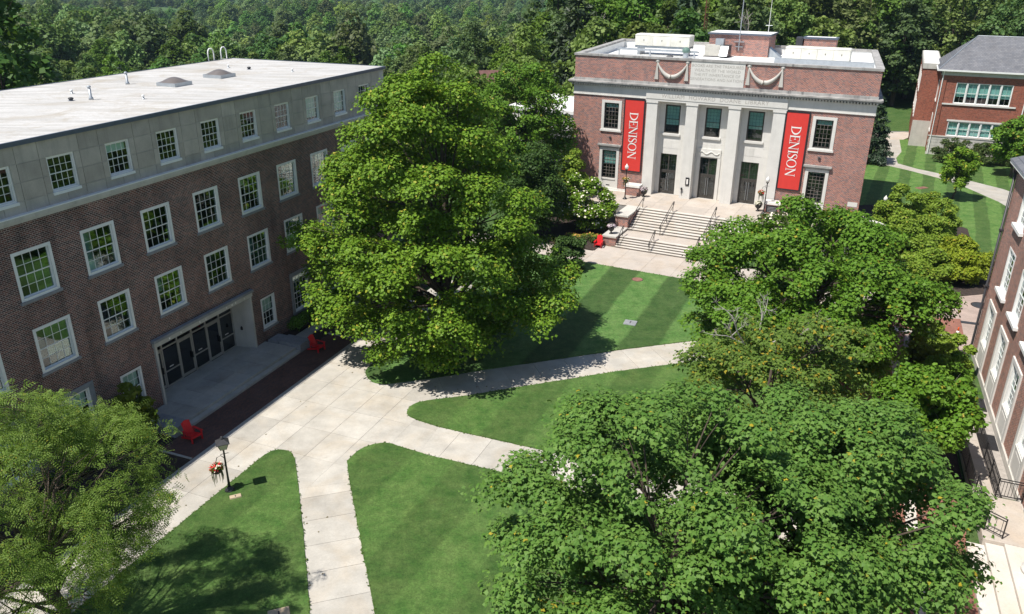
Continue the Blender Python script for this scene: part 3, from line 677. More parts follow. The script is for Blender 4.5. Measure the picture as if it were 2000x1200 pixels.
_wc = {}
RW = random.Random(5)
def window(parent, x, z, w, h, y, cols, rows, fmat='white_paint', gmat='glass', f=0.11, panes=True, sill='granite', blind=0.0, proud=0.02, sash=0.05, munt=0.024, mm=None, label=None, sd=0.08, sashes=2, deep=0.0):
    """Double-hung window: casing, sashes and glazing bars, with its panes, sill and blind as sub-parts."""
    key = (round(w, 3), round(h, 3), cols, rows, fmat, f, proud, sash, munt, mm, sashes, deep)
    gx0, gx1, gz0, gz1 = f, w - f, f * 0.9, h - f; zm = (gz0 + gz1) / 2
    def cells(za, zb, yg):
        iw = gx1 - gx0 - 2 * sash; pw = iw / cols; ph = (zb - za - 2 * sash) / rows
        return [(gx0 + sash + c * pw, za + sash + r * ph, pw, ph, yg) for c in range(cols) for r in range(rows)]
    d = deep
    bands = [(zm - 0.02, gz1, 0.10 + d), (gz0, zm + 0.02, 0.135 + d)] if sashes == 2 else [(gz0, gz1, 0.12 + d)]
    if key not in _wc:
        m = MB()
        m.box(0, f, -proud, 0.17 + d, 0, h); m.box(w - f, w, -proud, 0.17 + d, 0, h); m.box(f, w - f, -proud + 0.002, 0.17 + d, h - f, h); m.box(f, w - f, -proud - 0.02, 0.17 + d, 0, f * 0.9)
        for (za, zb, yg) in bands:
            m.box(gx0, gx0 + sash, yg - 0.022, yg + 0.02, za, zb); m.box(gx1 - sash, gx1, yg - 0.022, yg + 0.02, za, zb)
            m.box(gx0 + sash, gx1 - sash, yg - 0.02, yg + 0.02, zb - sash, zb); m.box(gx0 + sash, gx1 - sash, yg - 0.02, yg + 0.02, za, za + sash)
        mu = MB() if mm else m
        for (za, zb, yg) in bands:
            iw = gx1 - gx0 - 2 * sash; ph = (zb - za - 2 * sash) / rows
            for c in range(1, cols): mu.box(gx0 + sash + iw * c / cols - munt / 2, gx0 + sash + iw * c / cols + munt / 2, yg - 0.016, yg + 0.012, za + sash, zb - sash)
            for r in range(1, rows): mu.box(gx0 + sash, gx1 - sash, yg - 0.014, yg + 0.010, za + sash + ph * r - munt / 2, za + sash + ph * r + munt / 2)
        iw = gx1 - gx0 - 2 * sash
        if panes:
            c0 = cells(*bands[0])[0]; gm = MB().box(0.004, c0[2] - 0.004, 0, 0.006, 0.004, c0[3] - 0.004).mesh('pane', MT[gmat])
        else:
            gm = MB().box(0, iw, 0, 0.006, 0, bands[0][1] - bands[0][0] - 2 * sash).mesh('pane', MT[gmat])
        _wc[key] = (m.mesh('window', MT[fmat]), mu.mesh('glazing_bars', MT[mm]) if mm else None, gm)
    fm, mum, gm = _wc[key]
    o = add('window', fm, parent, (x, y, z))
    if label: o['label'] = label
    if mum: add('glazing_bars', mum, o)
    rr = lambda a: RW.uniform(-a, a)
    for (za, zb, yg) in bands:
        if panes:
            for (px, pz, pw, ph, yy) in cells(za, zb, yg): add('pane', gm, o, (px, yy - 0.003, pz), (rr(0.004), 0, rr(0.004)))
        else: add('pane', gm, o, (gx0 + sash, yg - 0.003, za + sash), (rr(0.004), 0, rr(0.004)))
    if sill: MB().box(-sd, w + sd, -0.075, 0.15, -0.135, -0.003).build('sill', MT[sill], o)
    if blind > 0: MB().box(gx0 + 0.02, gx1 - 0.02, 0.24 + d, 0.25 + d, gz1 - (gz1 - gz0) * blind, gz1).build('blind', MT['blind'], o)
    return o

# ------------------------------------------------------------------ the brick hall on the left
hall = empty('brick_hall', (*HALL_O, 0), HALL_A)
tag(hall, 'long dark brick hall with pale stone top storey and flat white roof, in shade', 'building')
S0, S1, DEP = -27.0, 18.0, 14.2
X3 = [-25.6, -21.9, -18.2, -14.5, -10.87, -7.14, -3.36, 0.43, 4.12, 7.77, 11.45, 15.1]
X2 = [x + 0.14 for x in X3]
XT = [-24.6 + 3.265 * k for k in range(13)]
XT = [-11.74 + 3.265 * k for k in range(-4, 9)]
ops = [(x, x + 2.0, 9.05, 11.34) for x in X3] + [(x, x + 2.0, 5.39, 7.64) for x in X2]
ground_w = [(-10.33, 1.39), (1.06, 1.39)]
ops += [(x, x + w, 1.16, 3.25) for x, w in ground_w]
big_w = [(-14.25, 2.3), (-18.0, 2.3), (4.2, 2.3), (8.0, 2.3), (11.7, 2.3)]
ops += [(x, x + w, 0.85, 3.88) for x, w in big_w]
ops.append((-7.9, 0.14, -0.1, 4.15))
mb = MB(); wall_ops(mb, S0, S1, -0.1, 12.66, ops, 0.0, 0.18)
mb.quad((S1, 0, -0.1), (S1, DEP, -0.1), (S1, DEP, 12.66), (S1, 0, 12.66)); mb.quad((S1, DEP, -0.1), (S0, DEP, -0.1), (S0, DEP, 15.9), (S1, DEP, 15.9)); mb.quad((S0, DEP, -0.1), (S0, 0, -0.1), (S0, 0, 12.66), (S0, DEP, 12.66))
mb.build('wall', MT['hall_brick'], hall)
# stone storey backing and its panels
mb = MB(); wall_ops(mb, S0, S1, 12.88, 15.9, [(x, x + 1.46, 13.44, 15.05) for x in XT], 0.03, 0.16)
mb.quad((S1, 0.03, 12.66), (S1, DEP, 12.66), (S1, DEP, 15.9), (S1, 0.03, 15.9)); mb.quad((S0, DEP, 12.66), (S0, 0.03, 12.66), (S0, 0.03, 15.9), (S0, DEP, 15.9))
mb.build('upper_wall', MT['panel_joint'], hall)
pc = {}
def panel(x0, x1, z0, z1):
    g = 0.012; k = (round(x1 - x0, 3), round(z1 - z0, 3))
    if k not in pc: pc[k] = MB().box(g, x1 - x0 - g, 0, 0.028, g, z1 - z0 - g).mesh('stone_panel', MT['panel_stone'])
    add('stone_panel', pc[k], hall, (x0, 0.0 + RW.uniform(-0.003, 0.003), z0))
for i, x in enumerate(XT):
    nx = x + 3.265; a, b, c, d = x + 1.46, x + 1.46 + 0.325, nx - 0.34, nx
    if i == len(XT) - 1: d = min(d, S1); c = min(c, S1)
    for (p, q) in ((a, b), (b, c), (c, d)):
        if q - p < 0.05: continue
        panel(p, q, 13.44, 14.24); panel(p, q, 14.24, 15.05)
    panel(b, c, 12.88, 13.44); panel(x - 0.34, x + 0.73, 12.88, 13.44); panel(x + 0.73, b, 12.88, 13.44)
    panel(b, c, 15.05, 15.9); panel(x - 0.34, b, 15.05, 15.9)
if True:
    panel(S0, XT[0] - 0.34, 12.88, 15.9)
MB().box(S0 - 0.2, S1 + 0.2, -0.24, 0.029, 12.72, 12.88).box(S0 - 0.1, S1 + 0.1, -0.12, 0.029, 12.56, 12.718).build('cornice', MT['limestone'], hall)
MB().box(S0 - 0.22, S1 + 0.22, -0.27, 0.0, 12.882, 12.93).build('cornice_flashing', MT['white_paint'], hall)
# roof
MB().box(S0 - 0.05, S1 + 0.05, -0.05, DEP + 0.05, 15.9, 16.02).build('roof', MT['roof_membrane'], hall)
MB().box(S0 - 0.12, S1 + 0.12, -0.13, -0.05, 15.84, 15.95).box(S0 - 0.14, S1 + 0.14, -0.15, -0.05, 15.952, 16.05).box(S1 + 0.05, S1 + 0.13, -0.05, DEP + 0.05, 15.86, 16.05).box(S0 - 0.12, S1 + 0.13, DEP + 0.05, DEP + 0.13, 15.86, 16.05).build('roof_edging', MT['blue_metal'], hall)
MB().box(S0 + 0.3, S1 - 0.3, 1.6, DEP - 0.3, 0, 15.8).build('interior', MT['interior'], hall)
# windows
bl3 = {3: 0, 4: 1.0, 5: 0, 6: 0, 7: 0.22, 8: 0, 9: 0.4}
bl2 = {3: 0.0, 4: 0.0, 5: 0.45, 6: 0.0, 7: 0.62, 8: 0.7}
for i, x in enumerate(X3): window(hall, x, 9.05, 2.0, 2.29, 0.0, 4, 2, f=0.14, blind=bl3.get(i, 0.3), panes=2 <= i <= 9)
for i, x in enumerate(X2): window(hall, x, 5.39, 2.0, 2.25, 0.0, 4, 2, f=0.14, blind=bl2.get(i, 0.3), panes=2 <= i <= 8)
for i, x in enumerate(XT): window(hall, x, 13.44, 1.46, 1.61, 0.03, 4, 2, f=0.075, blind=[0, 0, 0, 0, 0, 0.3, 0, 0, 0, 0, 0.9, 0.9, 0][i], panes=False, sill='white_paint', proud=-0.03, sd=0.03, sash=0.04, munt=0.022)
for (x, w) in ground_w: window(hall, x, 1.16, w, 2.09, 0.0, 3, 2, f=0.12, blind=0.5, panes=True)
for (x, w) in big_w:
    MB().box(x, x + 0.26, -0.05, 0.16, 0.85, 3.88).box(x + w - 0.26, x + w, -0.05, 0.16, 0.85, 3.88).box(x + 0.26, x + w - 0.26, -0.048, 0.16, 3.62, 3.88).build('window_surround', MT['granite'], hall)
    window(hall, x + 0.262, 0.99, w - 0.524, 2.62, 0.02, 4, 3, f=0.09, panes=abs(x - 4.2) < 0.1, blind=0.35)
# soldier course over the small window
sm = MB().box(0.004, 0.066, 0, 0.03, 0, 0.2).mesh('brick', MT['hall_brick'])
for x, w in ground_w:
    for k in range(20): add('brick', sm, hall, (x - 0.0 + k * 0.07, -0.012, 3.26))
# entrance
ent = MB()
ent.prism([(0.0, -0.12), (0.14, -0.12), (0.14, 1.36), (-0.27, 1.36)], 0.28, 3.85); ent.build('entrance_jamb', MT['limestone'], hall)
MB().prism([(-7.9, -0.12), (-7.76, -0.12), (-7.45, 1.36), (-7.9, 1.36)], 0.28, 3.85).build('entrance_jamb', MT['limestone'], hall)
MB().box(-7.96, 0.20, -0.17, 1.36, 3.852, 4.14).build('lintel', MT['limestone'], hall)
MB().box(-8.02, 0.26, -0.26, 0.0, 4.142, 4.3).build('entrance_hood', MT['granite'], hall)
for x in (-6.9, -6.0, -4.5, -4.0, -2.2, -1.75, -1.4, -0.6):
    MB().box(x, x + RW.uniform(0.05, 0.12), -0.173, -0.16, 3.93, 3.99 + RW.uniform(0, 0.08)).build('lintel_mark', MT['letter_white'], hall)
dx0, dx1 = -7.42, -0.29; nb = 6; bw = (dx1 - dx0) / nb
fr = MB()
for k in range(nb + 1): fr.box(dx0 + k * bw - 0.045, dx0 + k * bw + 0.045, 1.24, 1.36, 0.3, 3.85)
for k in range(nb):
    a, b = dx0 + k * bw + 0.045, dx0 + (k + 1) * bw - 0.045
    fr.box(a, b, 1.25, 1.35, 2.72, 2.80); fr.box(a, b, 1.25, 1.35, 3.77, 3.85)
    if k % 2 == 1: fr.box(a, b, 1.25, 1.35, 1.22, 1.29); fr.box(a, b, 1.25, 1.35, 0.3, 0.38)
ew = fr.build('entrance_screen', MT['alu'], hall)
for k in range(nb):
    a, b = dx0 + k * bw + 0.045, dx0 + (k + 1) * bw - 0.045
    MB().box(a, b, 1.30, 1.306, 2.80, 3.77).build('pane', MT['glass_dark'], ew)
    if k % 2 == 1:
        MB().box(a, b, 1.30, 1.306, 1.29, 2.72).build('pane', MT['glass_dark'], ew); MB().box(a, b, 1.30, 1.306, 0.38, 1.22).build('pane', MT['glass_dark'], ew)
        MB().box(a + 0.35, a + 0.65, 1.285, 1.297, 1.42, 1.47).build('sticker', MT['letter_white'], ew)
    else:
        dr = MB().box(a + 0.01, a + 0.1, 1.26, 1.32, 0.32, 2.7).box(b - 0.1, b - 0.01, 1.26, 1.32, 0.32, 2.7).box(a + 0.1, b - 0.1, 1.262, 1.32, 2.58, 2.7).box(a + 0.1, b - 0.1, 1.262, 1.32, 0.32, 0.5).build('door', MT['alu'], hall)
        MB().box(a + 0.1, b - 0.1, 1.286, 1.292, 0.5, 2.58).build('pane', MT['glass_dark'], dr)
        MB().box(b - 0.17, b - 0.12, 1.17, 1.26, 1.25, 1.65).build('handle', MT['black_iron'], dr)
MB().box(-7.9, 0.14, 1.37, 1.5, -0.1, 4.15).build('lobby_wall', MT['interior'], hall)
MB().lathe([(0.03, 0), (0.09, 0.03), (0.08, 0.2), (0.03, 0.26)], 8, (-0.16, 0.72, 1.5)).box(-0.12, -0.05, 0.7, 0.76, 1.75, 1.95).build('wall_fixture', MT['black_iron'], hall)
# platform and steps in front of the doors
plat = structure(empty('entrance_platform', (*HALL_O, 0), HALL_A))
for i in range(7):
    for j in range(2):
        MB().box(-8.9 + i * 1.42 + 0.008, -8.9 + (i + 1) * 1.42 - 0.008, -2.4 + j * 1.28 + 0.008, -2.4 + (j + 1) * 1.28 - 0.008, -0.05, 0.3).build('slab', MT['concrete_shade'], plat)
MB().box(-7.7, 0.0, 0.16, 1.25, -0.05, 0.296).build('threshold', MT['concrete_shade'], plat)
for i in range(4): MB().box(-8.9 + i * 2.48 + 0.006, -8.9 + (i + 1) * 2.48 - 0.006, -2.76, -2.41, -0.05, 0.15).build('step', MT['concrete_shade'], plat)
def granite_block(x0, x1, y0, y1, z, label):
    o = MB().frustum(x0, x1, y0, y1, -0.05, z, 0.02, 0.02).build('granite_block', MT['granite'], None, loc=(*HALL_O, 0), rot=(0, 0, HALL_A)); tag(o, label, 'block', 'granite cheek blocks'); return o
granite_block(1.05, 2.18, -2.78, -1.05, 0.52, 'low granite cheek block beside the platform, nearest the far red chair')
granite_block(1.06, 2.15, -1.0, -0.2, 0.44, 'low granite cheek block against the hall wall at the far end of platform')
granite_block(-10.05, -8.93, -2.78, -0.9, 0.52, 'low granite cheek block beside the platform, nearest the near red chair')

# hall roof things (hall frame x, y inwards)
def on_hall(x, y, z=16.02): p = tow(HALL_O, HALL_A, x, y); return (p[0], p[1], z)
for k, (x, y, lab) in enumerate(((3.45, 6.66, 'left-hand domed roof skylight on the flat white roof'), (7.9, 6.9, 'right-hand domed roof skylight on the flat white roof'))):
    e = empty('roof_skylight', on_hall(x, y), HALL_A); tag(e, lab, 'skylight', 'roof skylights')
    MB().box(-0.75, 0.75, -0.75, 0.75, 0, 0.22).build('kerb', MT['galv'], e)
    n = 8; v = []; f = []
    for i in range(n + 1):
        for j in range(n + 1):
            a = -0.7 + 1.4 * i / n; b = -0.7 + 1.4 * j / n; v.append((a, b, 0.222 + 0.30 * (1 - (a / 0.7) ** 2) * (1 - (b / 0.7) ** 2)))
    for i in range(n):
        for j in range(n): q = i * (n + 1) + j; f.append((q, q + n + 1, q + n + 2, q + 1))
    m = MB(); m.v = v; m.f = f; m.build('dome', MT['skylight'], e, True)
def roof_pipe(x, y, h, r, cap, lab, dark=False):
    e = empty('vent_pipe', on_hall(x, y), HALL_A); tag(e, lab, 'vent', 'roof vents of the hall')
    MB().lathe([(r * 1.8, 0), (r * 1.5, h * 0.2), (r, h * 0.25), (r, h)], 10).build('pipe', MT['galv' if not dark else 'blue_metal'], e, True)
    MB().lathe([(r * 1.02, h), (r * 1.4, h + 0.03), (r * 1.4, h + 0.10), (r * 0.6, h + 0.13)], 10).build('cap', MT['galv' if cap else 'white_paint'] if not dark else MT['dark_metal'], e, True)
roof_pipe(-3.08, 6.55, 0.65, 0.075, True, 'tall capped vent pipe on the white roof, nearer the left frame edge')
roof_pipe(2.61, 9.71, 0.65, 0.075, True, 'tall capped vent pipe on the white roof, towards the left skylight')
roof_pipe(-1.78, 9.52, 0.12, 0.06, False, 'short white vent stub behind the leftmost tall vent pipe')
roof_pipe(-1.75, 4.05, 0.12, 0.06, False, 'short white vent stub nearest the front edge of the white roof')
roof_pipe(12.5, 10.02, 0.12, 0.06, False, 'short white vent stub right of the second skylight')
roof_pipe(12.36, 4.19, 0.12, 0.06, False, 'short white vent stub at the far right of the white roof')
roof_pipe(-3.81, 7.25, 0.06, 0.1, False, 'squat dark roof drain beside the leftmost tall vent pipe', True)
roof_pipe(12.35, 8.0, 0.06, 0.1, False, 'squat dark roof drain near the far end of the white roof', True)
lad = empty('roof_ladder', on_hall(16.6, 14.4, 16.0), HALL_A); tag(lad, 'white hooped ladder handrails at the back edge of the flat roof', 'ladder')
for s in (-0.42, 0.42):
    pts = [(s, 0.1, -3.0), (s, 0.1, 0.5)] + [(s, 0.1 - 0.4 * (1 - math.cos(t)), 0.55 + 0.4 * math.sin(t)) for t in np.linspace(0.2, PI - 0.2, 7)] + [(s, -0.7, 0.0), (s, -0.45, -0.02), (s, -0.1, 0.02)]
    pts = [(s + (0.0), 0.1, -3.0), (s, 0.1, 0.5)] + [(s + 0.33 * (1 - math.cos(t)) * (1 if s > 0 else -1), 0.1, 0.55 + 0.42 * math.sin(t)) for t in np.linspace(0.2, PI - 0.2, 8)] + [(s + 0.66 * (1 if s > 0 else -1), 0.1, 0.0), (s, 0.1, 0.0)]
    MB().tube(pts, 0.05, 6).build('handrail', MT['white_paint'], lad, True)
rg = MB()
for k in range(9): rg.tube([(-0.42, 0.1, -0.3 - k * 0.3), (0.42, 0.1, -0.3 - k * 0.3)], 0.02, 6)
rg.build('rungs', MT['white_paint'], lad)

# ------------------------------------------------------------------ the library
lib = empty('library_building', (*LIB_O, 0), LIB_A)
tag(lib, 'red brick library with four tall stone pilasters and a flat roof', 'building')
LX0, LX1, LD, TZ = -9.6, 18.6, 19.0, 2.0
CX = 4.5
def mir(a, b): return (2 * CX - b, 2 * CX - a)
WY = 0.12                                             # brick face
sideL = (-6.53, -4.45); sideR = (13.58, 15.62)
ops = []
for (a, b) in (sideL, sideR):
    ops += [(a + 0.28, b - 0.28, 8.2, 10.72), (a + 0.28, b - 0.28, 3.15, 6.0)]
mb = MB(); wall_ops(mb, LX0, -1.85, 0, 11.45, [o for o in ops if o[0] < 0], WY, 0.3); wall_ops(mb, 11.15, LX1, 0, 11.45, [o for o in ops if o[0] > 0], WY, 0.3)
for (xa, flip) in ((LX0, 1), (LX1, 0)):
    q = [(xa, WY, 0), (xa, LD, 0), (xa, LD, 11.45), (xa, WY, 11.45)]
    mb.quad(*(q[::-1] if flip else q))
mb.quad((LX1, LD, 0), (LX0, LD, 0), (LX0, LD, 11.45), (LX1, LD, 11.45))
mb.build('wall', MT['lib_brick'], lib)
# attic storey above the cornice (parapet), hollow so that the roof lies below its top
def ring(mb, x0, x1, y0, y1, z0, z1, t):
    mb.box(x0, x1, y0, y0 + t, z0, z1); mb.box(x0, x1, y1 - t, y1, z0, z1); mb.box(x0, x0 + t, y0 + t, y1 - t, z0, z1); mb.box(x1 - t, x1, y0 + t, y1 - t, z0, z1); return mb
ring(MB(), LX0 + 0.02, LX1 - 0.02, WY, LD, 13.0, 15.1, 0.4).build('parapet', MT['lib_brick'], lib)
ring(MB(), LX0 - 0.08, LX1 + 0.08, WY - 0.10, LD + 0.1, 15.102, 15.3, 0.62).build('coping', MT['lime_dirty'], lib)
ring(MB(), LX0 + 0.44, LX1 - 0.44, WY + 0.42, LD - 0.42, 14.0, 15.095, 0.03).build('parapet_flashing', MT['white_roof'], lib)
MB().box(LX0 + 0.42, LX1 - 0.42, WY + 0.4, LD - 0.4, 14.2, 14.4).build('roof', MT['white_roof'], lib)
# entablature: architrave/frieze, dentils, cornice, blocking course
for nm, z0, z1, out, m in (('frieze', 11.45, 12.3, 0.0, 'lime_white'), ('blocking_course', 12.76, 13.0, 0.02, 'lime_dirty')):
    MB().box(LX0 - 0.03 - out, LX1 + 0.03 + out, WY - 0.06 - out, LD + 0.03, z0, z1).build(nm, MT[m], lib)
MB().box(LX0 - 0.14, LX1 + 0.14, WY - 0.17, LD + 0.1, 12.302, 12.33).box(LX0 - 0.40, LX1 + 0.40, WY - 0.45, LD + 0.3, 12.50, 12.62).box(LX0 - 0.48, LX1 + 0.48, WY - 0.53, LD + 0.4, 12.622, 12.758).build('cornice', MT['lime_dirty'], lib)
dm = MB()
for k in range(int((LX1 - LX0 + 0.4) / 0.26)): x = LX0 - 0.18 + k * 0.26; dm.box(x, x + 0.13, WY - 0.32, WY - 0.06, 12.332, 12.498)
stuff(dm.build('dentils', MT['lime_white'], lib))
MB().box(LX0 - 0.06, -1.98, WY - 0.10, WY + 0.0, 11.38, 11.449).box(11.28, LX1 + 0.06, WY - 0.10, WY + 0.0, 11.38, 11.449).build('architrave', MT['lime_white'], lib)
# central block of the frieze stands proud over the pilasters
fc = MB().box(-1.97, 11.27, -0.10, WY - 0.061, 11.46, 12.3).box(-2.0, 11.30, -0.06, 1.1, 11.25, 11.458).build('central_frieze', MT['lime_white'], lib)
def text_mesh(body, size, ext, mat, sx=1.0, space=1.0):
    cu = bpy.data.curves.new('lettering', 'FONT'); cu.body = body; cu.size = size; cu.extrude = ext; cu.align_x = 'CENTER'; cu.space_character = space; cu.resolution_u = 3
    ob = bpy.data.objects.new('lettering_tmp', cu); COL.objects.link(ob)
    bpy.context.view_layer.update()
    me = bpy.data.meshes.new_from_object(ob); bpy.data.objects.remove(ob, do_unlink=True); bpy.data.curves.remove(cu)
    co = np.empty(len(me.vertices) * 3, np.float32); me.vertices.foreach_get('co', co); co = co.reshape(-1, 3); co[:, 0] *= sx; me.vertices.foreach_set('co', co.ravel())
    me.materials.clear(); me.materials.append(MT[mat]); me.update(); return me
add('lettering', text_mesh('WILLIAM  HOWARD  DOANE  LIBRARY', 0.52, 0.004, 'engrave', 1.0, 1.12), lib, (CX + 0.1, -0.103, 11.62), (PI / 2, 0, 0))
# inscription panel
ip = MB().box(2.13, 7.12, WY - 0.05, WY + 0.1, 13.001, 15.1).build('inscription_panel', MT['lime_white'], lib)
for k, t in enumerate(('BOOKS ARE THE TREASURED', 'WEALTH OF THE WORLD', 'THE FIT INHERITANCE OF', 'GENERATIONS AND NATIONS')):
    add('lettering', text_mesh(t, 0.37, 0.004, 'engrave', 0.93, 1.08), ip, (4.62, WY - 0.053, 14.62 - k * 0.40), (PI / 2, 0, 0))
# pilasters with caps and plinths
for x in (-1.86, 2.06, 6.08, 10.12):
    p = MB().box(x, x + 1.06, 0.0, 1.0, TZ, 11.0).build('pilaster', MT['lime_white'], lib)
    MB().box(x - 0.03, x + 1.09, -0.03, 1.0, 11.0, 11.05).box(x - 0.06, x + 1.12, -0.06, 1.0, 11.052, 11.248).build('capital', MT['lime_white'], p)
# recessed wall of the portico
RY = 1.0
dops = [(-0.38, 1.28, TZ, 6.06), (3.62, 5.30, TZ, 6.06), (7.58, 9.24, TZ, 6.06)]
uops = [(-0.25, 1.25, 8.1, 10.85), (3.72, 5.22, 8.1, 10.85), (7.72, 9.22, 8.1, 10.85)]
mb = MB(); wall_ops(mb, -1.85, 11.15, TZ, 11.25, dops + uops, RY, 0.35)
mb.build('portico_wall', MT['lime_white'], lib)
# ashlar blocks on the recessed wall
bl = MB().box(0.008, 1.0 - 0.008, 0, 0.02, 0.008, 0.76 - 0.008)
for (a, b) in ((-0.78, 2.04), (3.14, 6.06), (7.16, 10.1)):
    for r in range(12):
        z0 = TZ + 0.02 + r * 0.77; z1 = z0 + 0.762
        segs = [(a, b)]
        for o in dops + uops:
            if o[3] > z0 + 0.02 and o[2] < z1 - 0.02:
                segs = [s for sg in segs for s in ([(sg[0], min(sg[1], o[0] - 0.12)), (max(sg[0], o[1] + 0.12), sg[1])] if o[0] - 0.12 < sg[1] and o[1] + 0.12 > sg[0] else [sg]) if s[1] - s[0] > 0.12]
        for (p, q) in segs:
            m = 2 if q - p > 1.9 else 1
            for k in range(m):
                MB().box(p + (q - p) * k / m + 0.004, p + (q - p) * (k + 1) / m - 0.004, RY - 0.015, RY - 0.001, z0, min(z1, 11.2)).build('ashlar_block', MT['lime_white'], lib)
MB().box(-1.0, 10.3, 1.5, 2.4, TZ, 11.2).build('lobby', MT['interior'], lib)
for k, (a, b, z0, z1) in enumerate(uops):
    window(lib, a, z0, b - a, z1 - z0, RY, 4, 4, 'bronze', 'glass_lib', f=0.08, panes=False, sill=None, blind=(0.72, 0.7, 0.62)[k], proud=-0.06, munt=0.014, mm='dark_metal', sash=0.05)
    MB().box(a - 0.16, b + 0.16, RY - 0.16, RY + 0.1, z0 - 0.22, z0 - 0.003).build('window_sill', MT['lime_white'], lib)
def double_door(a, b, z0, z1, fancy):
    d = MB(); w = b - a; c = (a + b) / 2; zt = z0 + (z1 - z0) * 0.58; y = RY + 0.10
    d.box(a, a + 0.08, y, y + 0.12, z0, z1); d.box(b - 0.08, b, y, y + 0.12, z0, z1); d.box(a + 0.08, b - 0.08, y + 0.002, y + 0.12, z1 - 0.08, z1); d.box(a + 0.08, b - 0.08, y + 0.002, y + 0.12, zt - 0.09, zt + 0.09); d.box(c - 0.06, c + 0.06, y + 0.004, y + 0.12, zt + 0.09, z1 - 0.08)
    o = d.build('door_frame', MT['bronze'], lib)
    for (p, q) in ((a + 0.08, c - 0.06), (c + 0.06, b - 0.08)):
        MB().box(p, q, y + 0.05, y + 0.056, zt + 0.09, z1 - 0.08).build('transom_pane', MT['glass_lib'], o)
        br = MB()
        if fancy:
            for (u, v, s, t) in ((0.3, 0.34, 0, 0.62), (0.66, 0.7, 0.38, 1), (0.0, 0.5, 0.3, 0.325), (0.5, 1.0, 0.66, 0.685), (0.34, 0.66, 0.5, 0.525), (0.12, 0.16, 0.3, 1.0), (0.84, 0.88, 0, 0.66)):
                br.box(p + (q - p) * u, p + (q - p) * v, y + 0.03, y + 0.046, zt + 0.09 + (z1 - zt - 0.17) * s, zt + 0.09 + (z1 - zt - 0.17) * t)
        else:
            for u in (0.33, 0.66): br.box(p + (q - p) * u - 0.01, p + (q - p) * u + 0.01, y + 0.03, y + 0.046, zt + 0.09, z1 - 0.08)
            for s in (0.3, 0.62): br.box(p, q, y + 0.032, y + 0.044, zt + 0.09 + (z1 - zt - 0.17) * s - 0.01, zt + 0.09 + (z1 - zt - 0.17) * s + 0.01)
        br.build('transom_bars', MT['dark_metal'], o)
    for (p, q, hx) in ((a + 0.085, c - 0.006, c - 0.12), (c + 0.006, b - 0.085, c + 0.08)):
        lf = MB().box(p, p + 0.09, y + 0.01, y + 0.07, z0 + 0.01, zt - 0.095).box(q - 0.09, q, y + 0.01, y + 0.07, z0 + 0.01, zt - 0.095).box(p + 0.09, q - 0.09, y + 0.012, y + 0.07, z0 + 0.01, z0 + 0.28).box(p + 0.09, q - 0.09, y + 0.012, y + 0.07, zt - 0.2, zt - 0.095).box(p + 0.09, q - 0.09, y + 0.014, y + 0.07, z0 + 1.05, z0 + 1.13).build('door_leaf', MT['bronze'], lib)
        MB().box(p + 0.09, q - 0.09, y + 0.04, y + 0.046, z0 + 0.28, z0 + 1.05).build('pane', MT['glass'], lf); MB().box(p + 0.09, q - 0.09, y + 0.04, y + 0.046, z0 + 1.13, zt - 0.2).build('pane', MT['glass'], lf)
        MB().tube([(hx + 0.02, y - 0.06, z0 + 0.35), (hx + 0.02, y - 0.06, zt - 0.25)], 0.02, 8).build('handle', MT['galv'], lf)
for k, o in enumerate(dops): double_door(*o, k == 1)
# carved lintel over the middle door
MB().box(3.35, 5.58, RY - 0.12, RY - 0.016, 6.18, 6.95).build('door_lintel', MT['lime_white'], lib)
cv = MB()
for k in range(16):
    t = k / 15; x = 3.55 + 1.83 * t; cv.tube([(x - 0.05, RY - 0.13, 6.55 + 0.12 * math.sin(t * 12)), (x + 0.06, RY - 0.135, 6.58 + 0.14 * math.sin(t * 12 + 1))], [0.07, 0.05], 6)
stuff(cv.build('lintel_carving', MT['lime_white'], lib, True))
MB().box(3.3, 3.61, RY - 0.10, RY - 0.016, TZ, 6.178).box(5.31, 5.62, RY - 0.10, RY - 0.016, TZ, 6.178).build('door_surround', MT['lime_white'], lib)
